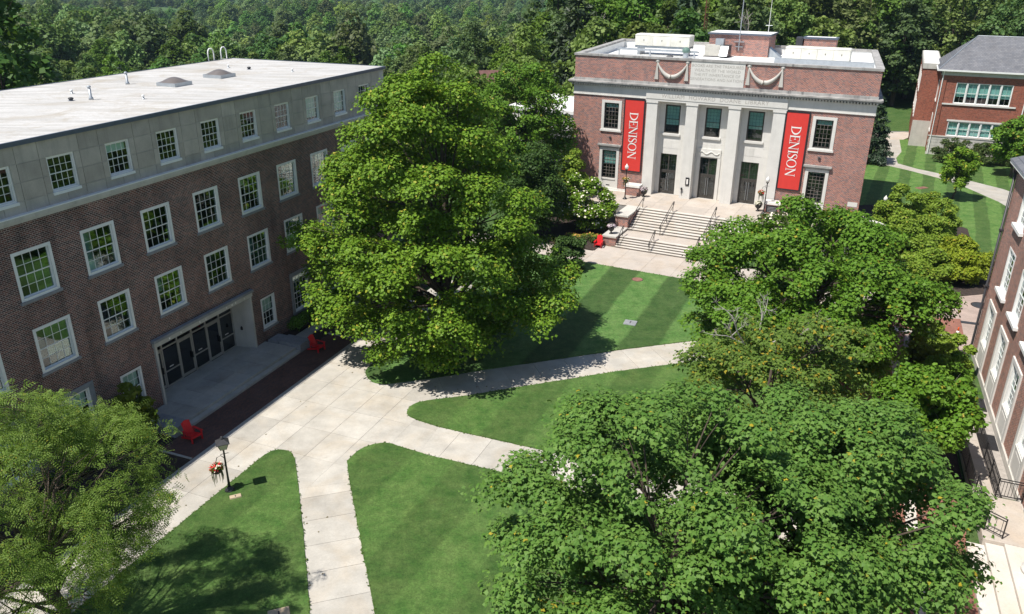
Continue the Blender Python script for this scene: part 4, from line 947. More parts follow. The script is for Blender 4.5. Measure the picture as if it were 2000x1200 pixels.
# side windows with stone surrounds
for (a, b) in (sideL, sideR):
    s = MB().box(a, a + 0.28, WY - 0.06, WY + 0.28, 8.08, 10.97).box(b - 0.28, b, WY - 0.06, WY + 0.28, 8.08, 10.97).box(a + 0.28, b - 0.28, WY - 0.058, WY + 0.28, 10.72, 10.97).box(a - 0.08, b + 0.08, WY - 0.14, WY + 0.28, 7.9, 8.078).box(a + 0.28, b - 0.28, WY - 0.056, WY + 0.28, 8.08, 8.2).build('window_surround', MT['lime_white'], lib)
    window(lib, a + 0.285, 8.2, b - a - 0.57, 2.52, WY + 0.06, 4, 3, 'bronze', 'glass_lib', f=0.07, panes=False, sill=None, blind=0.18, proud=-0.02, mm='muntin_lib', munt=0.03, sash=0.05)
    s = MB().box(a, a + 0.28, WY - 0.06, WY + 0.28, 2.0, 6.25).box(b - 0.28, b, WY - 0.06, WY + 0.28, 2.0, 6.25).box(a + 0.28, b - 0.28, WY - 0.058, WY + 0.28, 6.0, 6.25).box(a + 0.28, b - 0.28, WY - 0.04, WY + 0.2, 2.0, 3.0).box(a + 0.28, b - 0.28, WY - 0.1, WY + 0.2, 3.002, 3.148).build('window_surround', MT['lime_white'], lib)
    MB().box(a - 0.06, b + 0.06, WY - 0.10, WY - 0.002, 6.252, 6.45).box(a - 0.2, b + 0.2, WY - 0.26, WY - 0.002, 6.452, 6.62).build('window_hood', MT['lime_dirty'], lib)
    window(lib, a + 0.285, 3.15, b - a - 0.57, 2.84, WY + 0.06, 4, 4, 'bronze', 'glass_lib', f=0.07, panes=False, sill=None, blind=0.5 if a < 0 else 0.05, proud=-0.02, mm='muntin_lib', munt=0.03, sash=0.05)
    MB().box(a - 0.5, b + 0.5, WY + 0.9, WY + 1.0, 1, 11).build('interior', MT['interior'], lib)
    MB().box((a + b) / 2 - 0.2, (a + b) / 2 + 0.2, WY - 0.045, WY - 0.03, 2.35, 2.47).build('vent_grille', MT['dark_metal'], lib)
    MB().lathe([(0.1, 0), (0.14, 0.05), (0.1, 0.14)], 8, ((a + b) / 2, WY - 0.06, 7.25)).build('wall_light', MT['dark_metal'], lib)
MB().box(17.62, 18.45, WY - 0.02, WY + 0.05, 3.2, 3.62).build('cornerstone', MT['lime_white'], lib)
# base course
for (a, b) in ((LX0 - 0.12, -1.9), (11.2, LX1 + 0.12)):
    MB().box(a, b, WY - 0.14, WY - 0.001, 1.9, 2.14).build('base_course', MT['lime_white'], lib)
    MB().box(a - 0.1, b, WY - 0.38, WY - 0.142, 0.0, 1.96).build('plinth', MT['lime_white'], lib)
# festoons: rosettes, tails and a swag of cloth
def festoon(x0, x1, name):
    def rosette(x):
        ro = MB().lathe([(0.0, -0.1), (0.20, -0.10), (0.22, -0.02), (0.12, 0.04), (0.05, 0.1), (0.0, 0.1)], 12)
        ro.v = [(x + a, WY - 0.02 - c * 0.9, 14.93 + b) for a, b, c in ro.v]; return ro
    pts = []; rs = []
    for k in range(25):
        t = k / 24; x = x0 + (x1 - x0) * t; s = 4 * t * (1 - t); pts.append((x, WY - 0.03 - 0.08 * s, 14.86 - 1.30 * s ** 0.85)); rs.append(0.05 + 0.16 * s)
    o = MB().tube(pts, rs, 10).build(name, MT['limestone'], lib, True)
    for x in (x0, x1): rosette(x).build('rosette', MT['limestone'], o, True)
    for x in (x0, x1):
        MB().frustum(x - 0.19, x + 0.19, WY - 0.15, WY + 0.02, 13.28, 14.75, 0.14, 0.05).build('tail', MT['limestone'], o)
festoon(-1.12, 1.78, 'festoon'); festoon(7.47, 10.42, 'festoon')
# shear added for the camera view: the square library's flanks lean left going back
for o in kids(lib):
    if o.name.split('.')[0] in ('wall', 'parapet', 'coping', 'parapet_flashing', 'roof', 'frieze', 'blocking_course', 'cornice'):
        for v in o.data.vertices:
            if v.co.y > 1.5: v.co.x -= 0.098 * v.co.y
# small fittings beside the doors
MB().box(2.62, 2.98, -0.06, -0.002, 3.35, 4.15).build('notice_case', MT['black_iron'], lib); MB().box(2.72, 2.88, -0.068, -0.061, 3.5, 4.0).build('notice_paper', MT['letter_white'], lib)
MB().tube([(2.3, -0.08, 2.5), (2.3, -0.08, 2.95)], 0.04, 6).lathe([(0.09, 0), (0.12, 0.08), (0.05, 0.2)], 8, (2.3, -0.09, 2.9)).build('standpipe', MT['black_iron'], lib)
# penthouse on the roof
def on_lib(x, y, z=14.4): p = lib_w(x, y); return (p[0], p[1], z)
ph = MB().box(0.15, 6.45, 14.3, 18.2, 14.4, 16.62).build('penthouse', MT['lib_brick'], lib)
MB().box(0.0, 6.6, 14.15, 18.35, 16.622, 16.72).build('penthouse_roof', MT['white_roof'], ph); MB().box(-0.04, 6.64, 14.1, 14.148, 16.55, 16.74).box(6.602, 6.64, 14.15, 18.35, 16.55, 16.74).build('penthouse_trim', MT['blue_metal'], ph)
ch = MB().box(9.7, 12.9, 16.2, 17.6, 14.4, 16.3).build('lift_housing', MT['lib_brick'], lib)
MB().box(9.6, 13.0, 16.1, 17.7, 16.302, 16.5).build('housing_cap', MT['blue_metal'], ch); MB().box(9.85, 12.75, 16.35, 17.45, 16.502, 16.51).build('housing_roof', MT['white_roof'], ch); MB().box(8.9, 9.58, 16.0, 17.2, 14.4, 16.45).build('housing_door', MT['dark_metal'], ch)
# things on the roof
def roof_unit(name, x0, x1, y0, y1, z0, z1, mat, n, label, legs=True):
    e = empty(name, on_lib((x0 + x1) / 2, (y0 + y1) / 2), LIB_A); tag(e, label, 'air handler', 'roof air handling units'); w = x1 - x0; d = y1 - y0
    for k in range(n): MB().box(-w / 2 + w * k / n + 0.01, -w / 2 + w * (k + 1) / n - 0.01, -d / 2, d / 2, z0, z1).build('casing', MT[mat], e)
    MB().frustum(-w / 2 - 0.03, w / 2 + 0.03, -d / 2 - 0.03, d / 2 + 0.03, z1 + 0.002, z1 + 0.12, 0.1, 0.3).build('cover', MT[mat], e)
    for k in range(n): MB().box(-w / 2 + w * (k + 0.5) / n - 0.03, -w / 2 + w * (k + 0.5) / n + 0.03, -d / 2 - 0.03, -d / 2 - 0.001, (z0 + z1) / 2 - 0.05, (z0 + z1) / 2 + 0.1).build('latch', MT['dark_metal'], e)
    if legs: MB().box(-w / 2, w / 2, -d / 2 + 0.05, -d / 2 + 0.25, z0 - 0.25, z0 - 0.002).box(-w / 2, w / 2, d / 2 - 0.25, d / 2 - 0.05, z0 - 0.25, z0 - 0.002).box(-w / 2 + 0.3, -w / 2 + 0.6, -d / 2 + 0.06, d / 2 - 0.06, 0, z0 - 0.252).box(w / 2 - 0.6, w / 2 - 0.3, -d / 2 + 0.06, d / 2 - 0.06, 0, z0 - 0.252).build('stand', MT['galv'], e)
    return e
roof_unit('air_handler', -7.1, -1.1, 10.8, 12.7, 0.95, 2.0, 'white_box', 3, 'long cream air handling unit raised on a steel frame at the roof left')
roof_unit('air_handler', 8.6, 14.8, 11.9, 13.6, 0.28, 1.3, 'white_box', 4, 'long low white air handling unit on the right of the library roof')
fr_ = empty('pipe_rack', on_lib(-4.5, 9.8), LIB_A); tag(fr_, 'grey steel pipe rack in front of the raised air handling unit', 'pipe rack')
MB().box(-4.2, 4.6, -0.1, 0.1, 0.5, 0.72).build('beam', MT['galv'], fr_); MB().box(-4.2, 4.6, 0.5, 0.7, 0.45, 0.6).build('beam', MT['galv'], fr_)
for x in (-4.0, -0.5, 4.3): MB().box(x - 0.06, x + 0.06, -0.08, 0.08, 0, 0.498).build('post', MT['galv'], fr_)
fr2 = empty('duct_run', on_lib(12.8, 8.6), LIB_A); tag(fr2, 'low galvanised duct along the front of the right air handling unit', 'duct')
MB().box(-4.6, 4.6, -0.3, 0.3, 0.12, 0.55).build('duct', MT['galv'], fr2)
for x in (-4.2, 0.4, 4.2): MB().box(x - 0.08, x + 0.08, -0.28, 0.28, 0, 0.118).build('foot', MT['dark_metal'], fr2)
cu_ = empty('condenser_unit', on_lib(1.4, 12.7), LIB_A); tag(cu_, 'beige rooftop condenser box with a sloped hood in front of the penthouse', 'condenser')
MB().box(-1.1, 0.5, -0.7, 0.7, 0.1, 1.2).build('casing', MT['grey_box'], cu_); MB().box(0.502, 1.4, -0.7, 0.7, 0.1, 1.2).build('coil', MT['dark_metal'], cu_)
h_ = MB(); h_.v = [(0.6, -0.72, 1.15), (1.4, -0.72, 1.15), (1.4, -1.35, 0.2), (0.6, -1.35, 0.2), (0.6, -0.72, 0.2), (1.4, -0.72, 0.2)]; h_.f = [(0, 3, 2, 1), (0, 4, 3), (1, 2, 5), (3, 4, 5, 2)]; h_.build('hood', MT['galv'], cu_)
MB().box(-0.1, 0.75, -0.4, 0.4, 1.202, 1.85).build('top_box', MT['galv'], cu_); MB().box(-1.2, 1.5, -0.75, 0.75, 0, 0.098).build('base', MT['dark_metal'], cu_)
gf = empty('mushroom_vent', on_lib(-1.0, 9.4), LIB_A); tag(gf, 'verdigris green domed exhaust fan on the library roof', 'vent')
MB().lathe([(0.28, 0), (0.28, 0.55)], 12).build('curb', MT['galv'], gf); MB().lathe([(0.30, 0.55), (0.42, 0.7), (0.36, 0.95), (0.1, 1.1)], 12).build('dome', simple('verdigris', (0.12, 0.2, 0.17), 0.6), gf, True)
sv = empty('square_vent', on_lib(-2.0, 7.0), LIB_A); tag(sv, 'small dark square roof vent near the front parapet', 'vent'); MB().box(-0.25, 0.25, -0.25, 0.25, 0, 0.3).build('curb', MT['dark_metal'], sv); MB().frustum(-0.32, 0.32, -0.32, 0.32, 0.302, 0.4, 0.1, 0.1).build('cap', MT['dark_metal'], sv)
sh = empty('sloped_hatch', on_lib(6.9, 15.2), LIB_A); tag(sh, 'blue-grey sloped duct boot beside the penthouse wall', 'duct')
m = MB(); m.v = [(-0.4, -0.6, 0), (0.9, -0.6, 0), (0.9, 0.6, 0), (-0.4, 0.6, 0), (-0.4, -0.6, 1.0), (-0.4, 0.6, 1.0)]; m.f = [(0, 3, 2, 1), (0, 1, 4), (1, 2, 5, 4), (2, 3, 5), (3, 0, 4, 5)]; m.build('boot', MT['galv'], sh)
a1 = empty('radio_mast', on_lib(3.42, 14.0, 14.4), LIB_A); tag(a1, 'tall grey radio mast bracketed to the front of the brick penthouse', 'antenna')
MB().tube([(0, 0, 0.6), (0, 0, 6.6)], 0.05, 6).build('pole', MT['galv'], a1); MB().box(-0.5, 0.5, 0.02, 0.28, 1.45, 1.52).box(-0.4, 0.4, 0.02, 0.28, 0.95, 1.02).build('bracket', MT['galv'], a1)
a2 = empty('whip_antenna', on_lib(5.95, 16.0, 16.72), LIB_A); tag(a2, 'thin white whip antenna standing on the penthouse roof', 'antenna')
MB().tube([(0, 0, 0), (0, 0, 0.9), (0, 0, 4.0)], [0.03, 0.03, 0.015], 6).build('whip', MT['white_paint'], a2); MB().tube([(-0.35, 0, 0.8), (0.35, 0, 0.8)], 0.02, 6).build('crossbar', MT['galv'], a2)
tw = empty('lattice_tower', (25.4, 112, 0)); tag(tw, 'rusty lattice radio tower rising behind the library roof', 'tower')
t_ = MB()
for k in range(3):
    w = 2 * PI * k / 3; t_.tube([(0.28 * math.cos(w), 0.28 * math.sin(w), 0), (0.2 * math.cos(w), 0.2 * math.sin(w), 26)], 0.04, 5)
t_.build('legs', MT['rust'], tw); b_ = MB()
for z in range(50):
    for k in range(3):
        w = 2 * PI * k / 3; w2 = 2 * PI * (k + 1) / 3; r = 0.26; b_.tube([(r * math.cos(w), r * math.sin(w), z * 0.52), (r * math.cos(w2), r * math.sin(w2), z * 0.52 + 0.5)], 0.02, 4)
b_.build('bracing', MT['rust'], tw)

# ------------------------------------------------------------------ banners with serif lettering
def strip(pts, ws, closed=False):
    """a flat stroke along pts with widths ws, as quads (x, z) -> list of quads"""
    q = []; n = len(pts)
    def nrm(i):
        a = pts[(i - 1) % n] if (closed or i > 0) else pts[0]; b = pts[(i + 1) % n] if (closed or i < n - 1) else pts[-1]
        dx, dy = b[0] - a[0], b[1] - a[1]; L = math.hypot(dx, dy) or 1; return (-dy / L, dx / L)
    L_ = []; R_ = []
    for i, p in enumerate(pts):
        m = nrm(i); w = ws[i] / 2 if hasattr(ws, '__len__') else ws / 2
        L_.append((p[0] + m[0] * w, p[1] + m[1] * w)); R_.append((p[0] - m[0] * w, p[1] - m[1] * w))
    for i in range(n if closed else n - 1):
        j = (i + 1) % n; q.append((L_[i], R_[i], R_[j], L_[j]))
    return q
TH, TN, SF = 0.125, 0.048, 0.04
def ser(x, y, w=0.13): return [strip([(x - w, y), (x + w, y)], SF)]
def letter(c):
    if c == 'I': return 0.34, [strip([(0.17, 0), (0.17, 1)], TH)] + ser(0.17, 0.02, 0.15) + ser(0.17, 0.98, 0.15)
    if c == 'N': return 0.86, [strip([(0.14, 0), (0.14, 1)], TN), strip([(0.12, 1), (0.72, 0)], TH), strip([(0.72, 0), (0.72, 1)], TN)] + ser(0.14, 0.02) + ser(0.11, 0.98, 0.12) + ser(0.72, 0.98)
    if c == 'E': return 0.64, [strip([(0.15, 0), (0.15, 1)], TH), strip([(0.03, 0.98), (0.58, 0.98)], TN), strip([(0.03, 0.02), (0.60, 0.02)], TN), strip([(0.15, 0.52), (0.45, 0.52)], TN), strip([(0.57, 1.0), (0.57, 0.80)], 0.04), strip([(0.59, 0.0), (0.61, 0.22)], 0.045), strip([(0.45, 0.62), (0.45, 0.42)], 0.04)]
    if c == 'D':
        arc = [(0.15 + 0.62 * math.sin(t), 0.5 + 0.48 * math.cos(t)) for t in np.linspace(0, PI, 19)]; ws = [TN + (TH + 0.02 - TN) * math.sin(t) ** 1.5 for t in np.linspace(0, PI, 19)]
        return 0.86, [strip([(0.15, 0), (0.15, 1)], TH), strip(arc, ws), strip([(0.02, 0.98), (0.2, 0.98)], SF), strip([(0.02, 0.02), (0.2, 0.02)], SF)]
    if c == 'O':
        ts = np.linspace(0, 2 * PI, 33)[:-1]; return 0.88, [strip([(0.42 + 0.36 * math.sin(t), 0.5 + 0.485 * math.cos(t)) for t in ts], [TN + (TH - TN) * abs(math.sin(t)) ** 1.5 for t in ts], True)]
    if c == 'S':
        P = [(0.46, 0.78), (0.43, 0.90), (0.33, 0.97), (0.22, 0.975), (0.11, 0.91), (0.08, 0.78), (0.13, 0.66), (0.25, 0.56), (0.37, 0.47), (0.46, 0.36), (0.46, 0.20), (0.38, 0.08), (0.26, 0.02), (0.15, 0.035), (0.07, 0.12), (0.05, 0.25)]
        W = [0.045, 0.05, 0.05, 0.055, 0.08, 0.10, 0.115, 0.13, 0.13, 0.115, 0.10, 0.08, 0.055, 0.05, 0.05, 0.045]
        return 0.56, [strip(P, W), strip([(0.46, 0.98), (0.465, 0.74)], 0.035), strip([(0.05, 0.02), (0.045, 0.28)], 0.035)]
def banner(x0, x1, label):
    z0, z1 = 4.05, 11.27; y = WY - 0.09
    w = x1 - x0; h = z1 - z0
    b = MB()
    # cloth with a faint billow
    nx, nz = 6, 20; v = []; f = []
    for j in range(nz + 1):
        for i in range(nx + 1):
            u = i / nx; t = j / nz; v.append((-w / 2 + 0.11 + (w - 0.22) * u, -0.006 - 0.012 * math.sin(PI * u) * math.sin(3 * PI * t), 0.11 + (h - 0.22) * t))
    for j in range(nz):
        for i in range(nx): q = j * (nx + 1) + i; f.append((q, q + 1, q + nx + 2, q + nx + 1))
    b.v = v; b.f = f
    e = empty('banner', (*lib_w((x0 + x1) / 2, y), z0), LIB_A); tag(e, label, 'banner', 'tall red banners on the library front')
    b.build('cloth', MT['banner_red'], e, True)
    fr = MB().box(-w / 2, -w / 2 + 0.11, -0.03, 0.03, 0, h).box(w / 2 - 0.11, w / 2, -0.03, 0.03, 0, h).box(-w / 2 + 0.11, w / 2 - 0.11, -0.028, 0.03, 0, 0.11).box(-w / 2 + 0.11, w / 2 - 0.11, -0.028, 0.03, h - 0.11, h).build('border', MT['banner_black'], e)
    cap = 0.86; u = 0.0; depth = 0
    zt = 9.98 - z0; total = sum(letter(c)[0] for c in 'DENISON'); sc_u = 4.62 / total
    for c in 'DENISON':
        wd, strips = letter(c); lm = MB(); k = 0
        for st in strips:
            k += 1; yy = -0.026 - 0.0015 * k
            for q in st:
                pts = []
                for (lx, ly) in q:
                    pts.append((-0.43 + ly * cap, yy, zt - (u + lx) * sc_u))
                lm.quad(*pts); lm.quad(*[(p[0], p[1] + 0.014, p[2]) for p in pts[::-1]])
        lm.build('letter', MT['letter_white'], e); u += wd
banner(-4.17, -2.03, 'tall red banner with white serif lettering left of the library doors')
banner(11.22, 13.34, 'tall red banner with white serif lettering right of the library doors')

# ------------------------------------------------------------------ terrace, stairs, cheek walls
SX0, SX1 = -0.2, 9.4; RIS = TZ / 14
st = structure(empty('library_stairs', (*LIB_O, 0), LIB_A))
yb = -11.77
for k in range(5):
    y0 = yb + 0.275 * k; y1 = y0 + 0.275 if k < 4 else -8.47
    MB().box(SX0, SX1, y0 - 0.02, y1 - 0.022, -0.05 + (RIS * k if k else 0), RIS * (k + 1)).build('step' if k < 4 else 'landing', MT['step_stone' if k < 4 else 'concrete_pink'], st)
MB().box(SX0, SX1, -10.69, -10.3, 5 * RIS + 0.001, 5 * RIS + 0.005).build('landing_nosing', MT['step_stone'], st)
for k in range(9):
    y0 = -8.47 + 0.40 * k; y1 = y0 + 0.40 if k < 8 else y0 + 0.42
    MB().box(SX0, SX1, y0 - 0.02, y1 - 0.022, 5 * RIS + RIS * k * 1.0 - 0.02, 5 * RIS + RIS * (k + 1)).build('step', MT['step_stone'], st)
# terrace slabs
ty0 = -8.47 + 0.40 * 8 + 0.40
tr = pavement('library_terrace', [(SX0, ty0), (SX1, ty0), (SX1, -8.0), (18.8, -8.0), (18.8, -0.3), (11.2, -0.3), (11.2, 0.98), (-1.85, 0.98), (-1.85, -0.3), (-6.2, -0.3), (-6.2, -5.0), (-1.4, -5.0), (-1.4, -5.2), (SX0, -5.2)], LIB_O, LIB_A, 2.55, 2.45, 'concrete_pink', z=TZ, off=(-1.85, -5.0), gap=0.014)
MB().box(SX1, 18.8, -8.0, -0.4, -0.05, TZ - 0.07).box(-6.2, SX0, -5.0, -0.4, -0.05, TZ - 0.07).build('terrace_fill', MT['concrete_shade'], st)
# left cheek walls: low pier, then the higher wall at terrace level, brick with stone coping; mirrored on the right
def cheek(xa, xb, label, grp='cheek walls of the library stairs'):
    e = empty('cheek_wall', (*LIB_O, 0), LIB_A); tag(e, label, 'wall', grp)
    MB().box(xa, xb, -11.55, -8.5, -0.05, 0.78).build('lower_wall', MT['lib_brick'], e); MB().box(xa - 0.08, xb + 0.05, -11.66, -8.49, 0.782, 0.92).build('coping', MT['limestone'], e)
    MB().box(xa, xb, -8.48, -5.0, -0.05, 1.9).build('upper_wall', MT['lib_brick'], e); MB().box(xa - 0.08, xb + 0.05, -8.6, -4.95, 1.902, 2.05).build('coping', MT['limestone'], e)
cheek(-1.45, -0.25, 'stepped brick cheek wall with grey coping, left side of the library stairs')
cheek(9.45, 10.65, 'stepped brick cheek wall with grey coping, right side of the library stairs')
def pedestal(x0, x1, label, plaque):
    e = empty('brick_pedestal', (*LIB_O, TZ), LIB_A); tag(e, label, 'pedestal', 'brick pedestals of the portico')
    MB().box(x0, x1, -1.35, -0.25, 0, 0.85).build('shaft', MT['lib_brick'], e); MB().frustum(x0 - 0.06, x1 + 0.06, -1.41, -0.24, 0.852, 1.05, 0.03, 0.03).build('cap', MT['lime_white'], e)
    if plaque:
        pq = MB().box(x0 + 0.2, x1 - 0.2, -1.375, -1.351, 0.12, 0.75).build('plaque', MT['black_iron'], e); ln = MB()
        for k in range(4): ln.box(x0 + 0.3, x1 - 0.3, -1.379, -1.376, 0.2 + k * 0.13, 0.24 + k * 0.13)
        ln.build('plaque_lines', MT['galv'], pq)
pedestal(-3.1, -1.65, 'brick pedestal with stone cap below the left banner', False); pedestal(10.6, 12.0, 'brick pedestal with stone cap and black plaque below the right banner', True)
# curved garden wall at the right corner
e = empty('curved_wall', (*lib_w(18.3, -3.2), 0), LIB_A); tag(e, 'curved brick garden wall with pale coping at the library right corner', 'wall')
def arcwall(mb, r0, r1, z0, z1, a0, a1, n=16):
    for k in range(n):
        t0 = a0 + (a1 - a0) * k / n; t1 = a0 + (a1 - a0) * (k + 1) / n
        P = [(r * math.cos(t), r * math.sin(t)) for r, t in ((r0, t0), (r1, t0), (r1, t1), (r0, t1))]
        mb.prism(P, z0, z1)
    return mb
arcwall(MB(), 2.6, 2.95, 0, 2.3, rad(-20), rad(110)).build('brickwork', MT['lib_brick'], e); arcwall(MB(), 2.5, 3.05, 2.302, 2.48, rad(-20), rad(110)).build('coping', MT['lime_white'], e)

# handrails
def handrail(x, y0, z0, y1, z1, posts, label, grp='black stair handrails', second=True):
    e = empty('handrail', (*LIB_O, 0), LIB_A); tag(e, label, 'handrail', grp)
    H = 0.92
    MB().tube([(x, y0 - 0.28, z0 + H - 0.25), (x, y0 - 0.3, z0 + H - 0.05), (x, y0 - 0.15, z0 + H), (x, y1, z1 + H), (x, y1 + 0.25, z1 + H), (x, y1 + 0.32, z1 + H - 0.12), (x, y1 + 0.2, z1 + H - 0.3)], 0.03, 8).build('top_rail', MT['black_iron'], e, True)
    if second: MB().tube([(x, y0 - 0.1, z0 + H - 0.35), (x, y1 + 0.15, z1 + H - 0.35)], 0.022, 8).build('lower_rail', MT['black_iron'], e, True)
    for t in posts:
        y = y0 + (y1 - y0) * t; z = z0 + (z1 - z0) * t
        MB().tube([(x, y, z), (x, y, z + H)], 0.03, 8).build('post', MT['black_iron'], e, True)
h1 = 5 * RIS
rm_ = simple('riser_shade', (0.13, 0.115, 0.10), 0.9, 0.2)  # dark strip on each step front, colouring in the shadow line below the nosing
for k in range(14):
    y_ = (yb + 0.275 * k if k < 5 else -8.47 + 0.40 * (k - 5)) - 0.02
    MB().box(SX0 + 0.01, SX1 - 0.01, y_ - 0.006, y_ - 0.001, RIS * k + 0.004, RIS * (k + 1) - 0.045).build('riser_shade', rm_, st)
for (x, nm) in ((2.95, 'left-hand middle'), (6.95, 'right-hand middle')):
    handrail(x, -11.75, 0.0, -10.5, h1, (0.0, 1.0), 'black %s handrail on the lower flight of library stairs' % nm)
    handrail(x, -8.7, h1, -5.0, TZ, (0.0, 0.5, 1.0), 'black %s handrail on the upper flight of library stairs' % nm)
handrail(0.0, -11.6, 0.0, -10.5, h1, (0.0, 1.0), 'black handrail along the left cheek wall, lower flight', second=False)
handrail(0.0, -8.7, h1, -5.0, TZ, (0.0, 0.5, 1.0), 'black handrail along the left cheek wall, upper flight', second=False)

# ------------------------------------------------------------------ right-hand building (facade towards the quad)
rb = empty('brick_hall', (*RGT_O, 0), RGT_A)
tag(rb, 'sunlit red brick building with tall stone framed windows at the right edge', 'building')
RXL = 34.0
g_w = [1.35 + 4.25 * k for k in range(8)]            # ground floor stone surrounds, 2.4 wide
u_w = [2.6 + 4.15 * k for k in range(8)]
ops = [(x + 0.3, x + 2.1, 0.5, 4.1) for x in g_w] + [(x + 0.15, x + 2.05, 5.6, 8.2) for x in u_w] + [(x + 0.15, x + 2.05, 9.6, 12.0) for x in u_w]
mb = MB(); wall_ops(mb, -0.35, RXL, -0.1, 12.4, ops, 0.0, 0.2)
mb.quad((-0.35, 12, -0.1), (-0.35, 0, -0.1), (-0.35, 0, 12.4), (-0.35, 12, 12.4)); mb.quad((RXL, 0, -0.1), (RXL, 12, -0.1), (RXL, 12, 12.4), (RXL, 0, 12.4)); mb.quad((RXL, 12, -0.1), (-0.35, 12, -0.1), (-0.35, 12, 12.4), (RXL, 12, 12.4))
mb.build('wall', MT['right_brick'], rb)
MB().box(0, RXL - 0.3, 1.0, 11.5, 0, 12.3).build('interior', MT['interior'], rb)
MB().box(-0.42, RXL, -0.1, -0.001, -0.1, 0.34).build('base_course', MT['limestone'], rb)
for x in g_w:
    s = MB().box(x, x + 0.3, -0.08, 0.18, 0.342, 4.35).box(x + 2.1, x + 2.4, -0.08, 0.18, 0.342, 4.35).box(x + 0.3, x + 2.1, -0.078, 0.18, 4.1, 4.35).box(x + 0.3, x + 2.1, -0.03, 0.18, 0.342, 1.6).box(x + 0.6, x + 1.8, -0.05, -0.031, 0.55, 1.4).build('window_surround', MT['lime_white'], rb)
    window(rb, x + 0.305, 1.62, 1.79, 2.47, 0.02, 3, 3, f=0.1, panes=False, sill='lime_white', blind=0.3, sd=0.0)
for x in u_w:
    window(rb, x + 0.15, 5.6, 1.9, 2.6, 0.0, 3, 3, f=0.12, panes=False, sill=None, blind=0.3)
    MB().box(x - 0.1, x + 2.3, -0.22, 0.0, 5.42, 5.598).build('window_sill', MT['white_paint'], rb)
    window(rb, x + 0.15, 9.6, 1.9, 2.4, 0.0, 3, 3, f=0.12, panes=False, sill=None, blind=0.3)
    MB().box(x - 0.1, x + 2.3, -0.22, 0.0, 9.42, 9.598).build('window_sill', MT['white_paint'], rb)
MB().box(-0.7, RXL, -0.45, 12.3, 12.4, 12.62).build('cornice', MT['white_paint'], rb)
m = MB(); m.v = [(-0.75, -0.5, 12.622), (RXL, -0.5, 12.622), (RXL, 12.4, 12.622), (-0.75, 12.4, 12.622), (4, 6, 16), (RXL, 6, 16)]; m.f = [(0, 1, 5, 4), (2, 3, 4, 5), (3, 0, 4), (0, 3, 2, 1), (1, 2, 5)]; m.build('roof', MT['slate'], rb)
MB().tube([(-0.1, -0.14, 12.3), (-0.1, -0.14, 0.6), (-0.1, -0.3, 0.35)], 0.075, 8).build('downpipe', MT['dark_metal'], rb, True)
MB().box(-0.24, 0.04, -0.28, -0.01, 11.9, 12.35).box(-0.2, 0.0, -0.24, -0.01, 8.3, 8.42).box(-0.2, 0.0, -0.24, -0.01, 4.6, 4.72).build('pipe_bracket', MT['dark_metal'], rb)
# window well grates in the gravel strip
for s0, lab in ((6.7, 'dark steel grate over the window well nearest the building corner'), (11.0, 'dark steel grate over the window well beside the ramp fence')):
    e = empty('well_grate', (*rgt_w(s0, 0.6), 0.01), RGT_A); tag(e, lab, 'grate', 'window well grates')
    MB().box(0, 1.5, -0.42, 0.42, 0, 0.02).build('pan', MT['black_iron'], e); g_ = MB()
    for k in range(16): g_.box(k * 0.1, k * 0.1 + 0.03, -0.42, 0.42, 0.021, 0.06)
    g_.build('bars', MT['dark_metal'], e)
# ramp fences
def fence(pts, label, H=1.0, grp='black steel ramp fences', gap=0.12):
    e = empty('ramp_fence', (*RGT_O, 0), RGT_A); tag(e, label, 'fence', grp)
    for a, b in zip(pts[:-1], pts[1:]):
        for z in (0.12, H - 0.12, H):
            MB().tube([(a[0], a[1], a[2] + z), (b[0], b[1], b[2] + z)], 0.025, 6).build('rail', MT['black_iron'], e)
        L = math.hypot(b[0] - a[0], b[1] - a[1]); n = max(int(L / 1.6), 1)
        for k in range(n + 1):
            t = k / n; x, y, z = (a[i] + (b[i] - a[i]) * t for i in range(3)); MB().tube([(x, y, z), (x, y, z + H + 0.02)], 0.03, 6).build('post', MT['black_iron'], e)
        pk = MB(); n = int(L / gap)
        for k in range(n):
            t = (k + 0.5) / n; x, y, z = (a[i] + (b[i] - a[i]) * t for i in range(3)); pk.box(x - 0.009, x + 0.009, y - 0.009, y + 0.009, z + 0.12, z + H - 0.12)
        stuff(pk.build('pickets', MT['black_iron'], e))
fence([(7.0, -1.12, 0.03), (17.7, -1.12, 0.45), (17.72, 0.0 - 0.05, 0.45)], 'black steel fence between the ramp and the gravel strip, turning to the wall')
fence([(10.2, -2.14, 0.12), (17.7, -2.14, 0.45)], 'black steel fence on the tree side of the ramp')
fence([(17.8, -2.0, 0.45), (20.6, -1.95, 0.45), (21.0, -1.3, 0.45)], 'short black steel fence at the landing corner below the ramp', gap=0.22)
# entrance column at the frame edge
e = empty('entrance_column', (*rgt_w(22.9, 0.35), 0.45)); tag(e, 'round pale stone entrance column at the lower right frame edge', 'column')
MB().lathe([(0.55, 0), (0.55, 0.15), (0.48, 0.2), (0.5, 0.32), (0.42, 0.38)], 20).build('base', MT['lime_white'], e, True); MB().lathe([(0.42, 0.38), (0.41, 2.5), (0.36, 5.2)], 20).build('shaft', MT['lime_white'], e, True); MB().lathe([(0.36, 5.2), (0.45, 5.3), (0.5, 5.5)], 20).build('capital', MT['lime_white'], e, True)

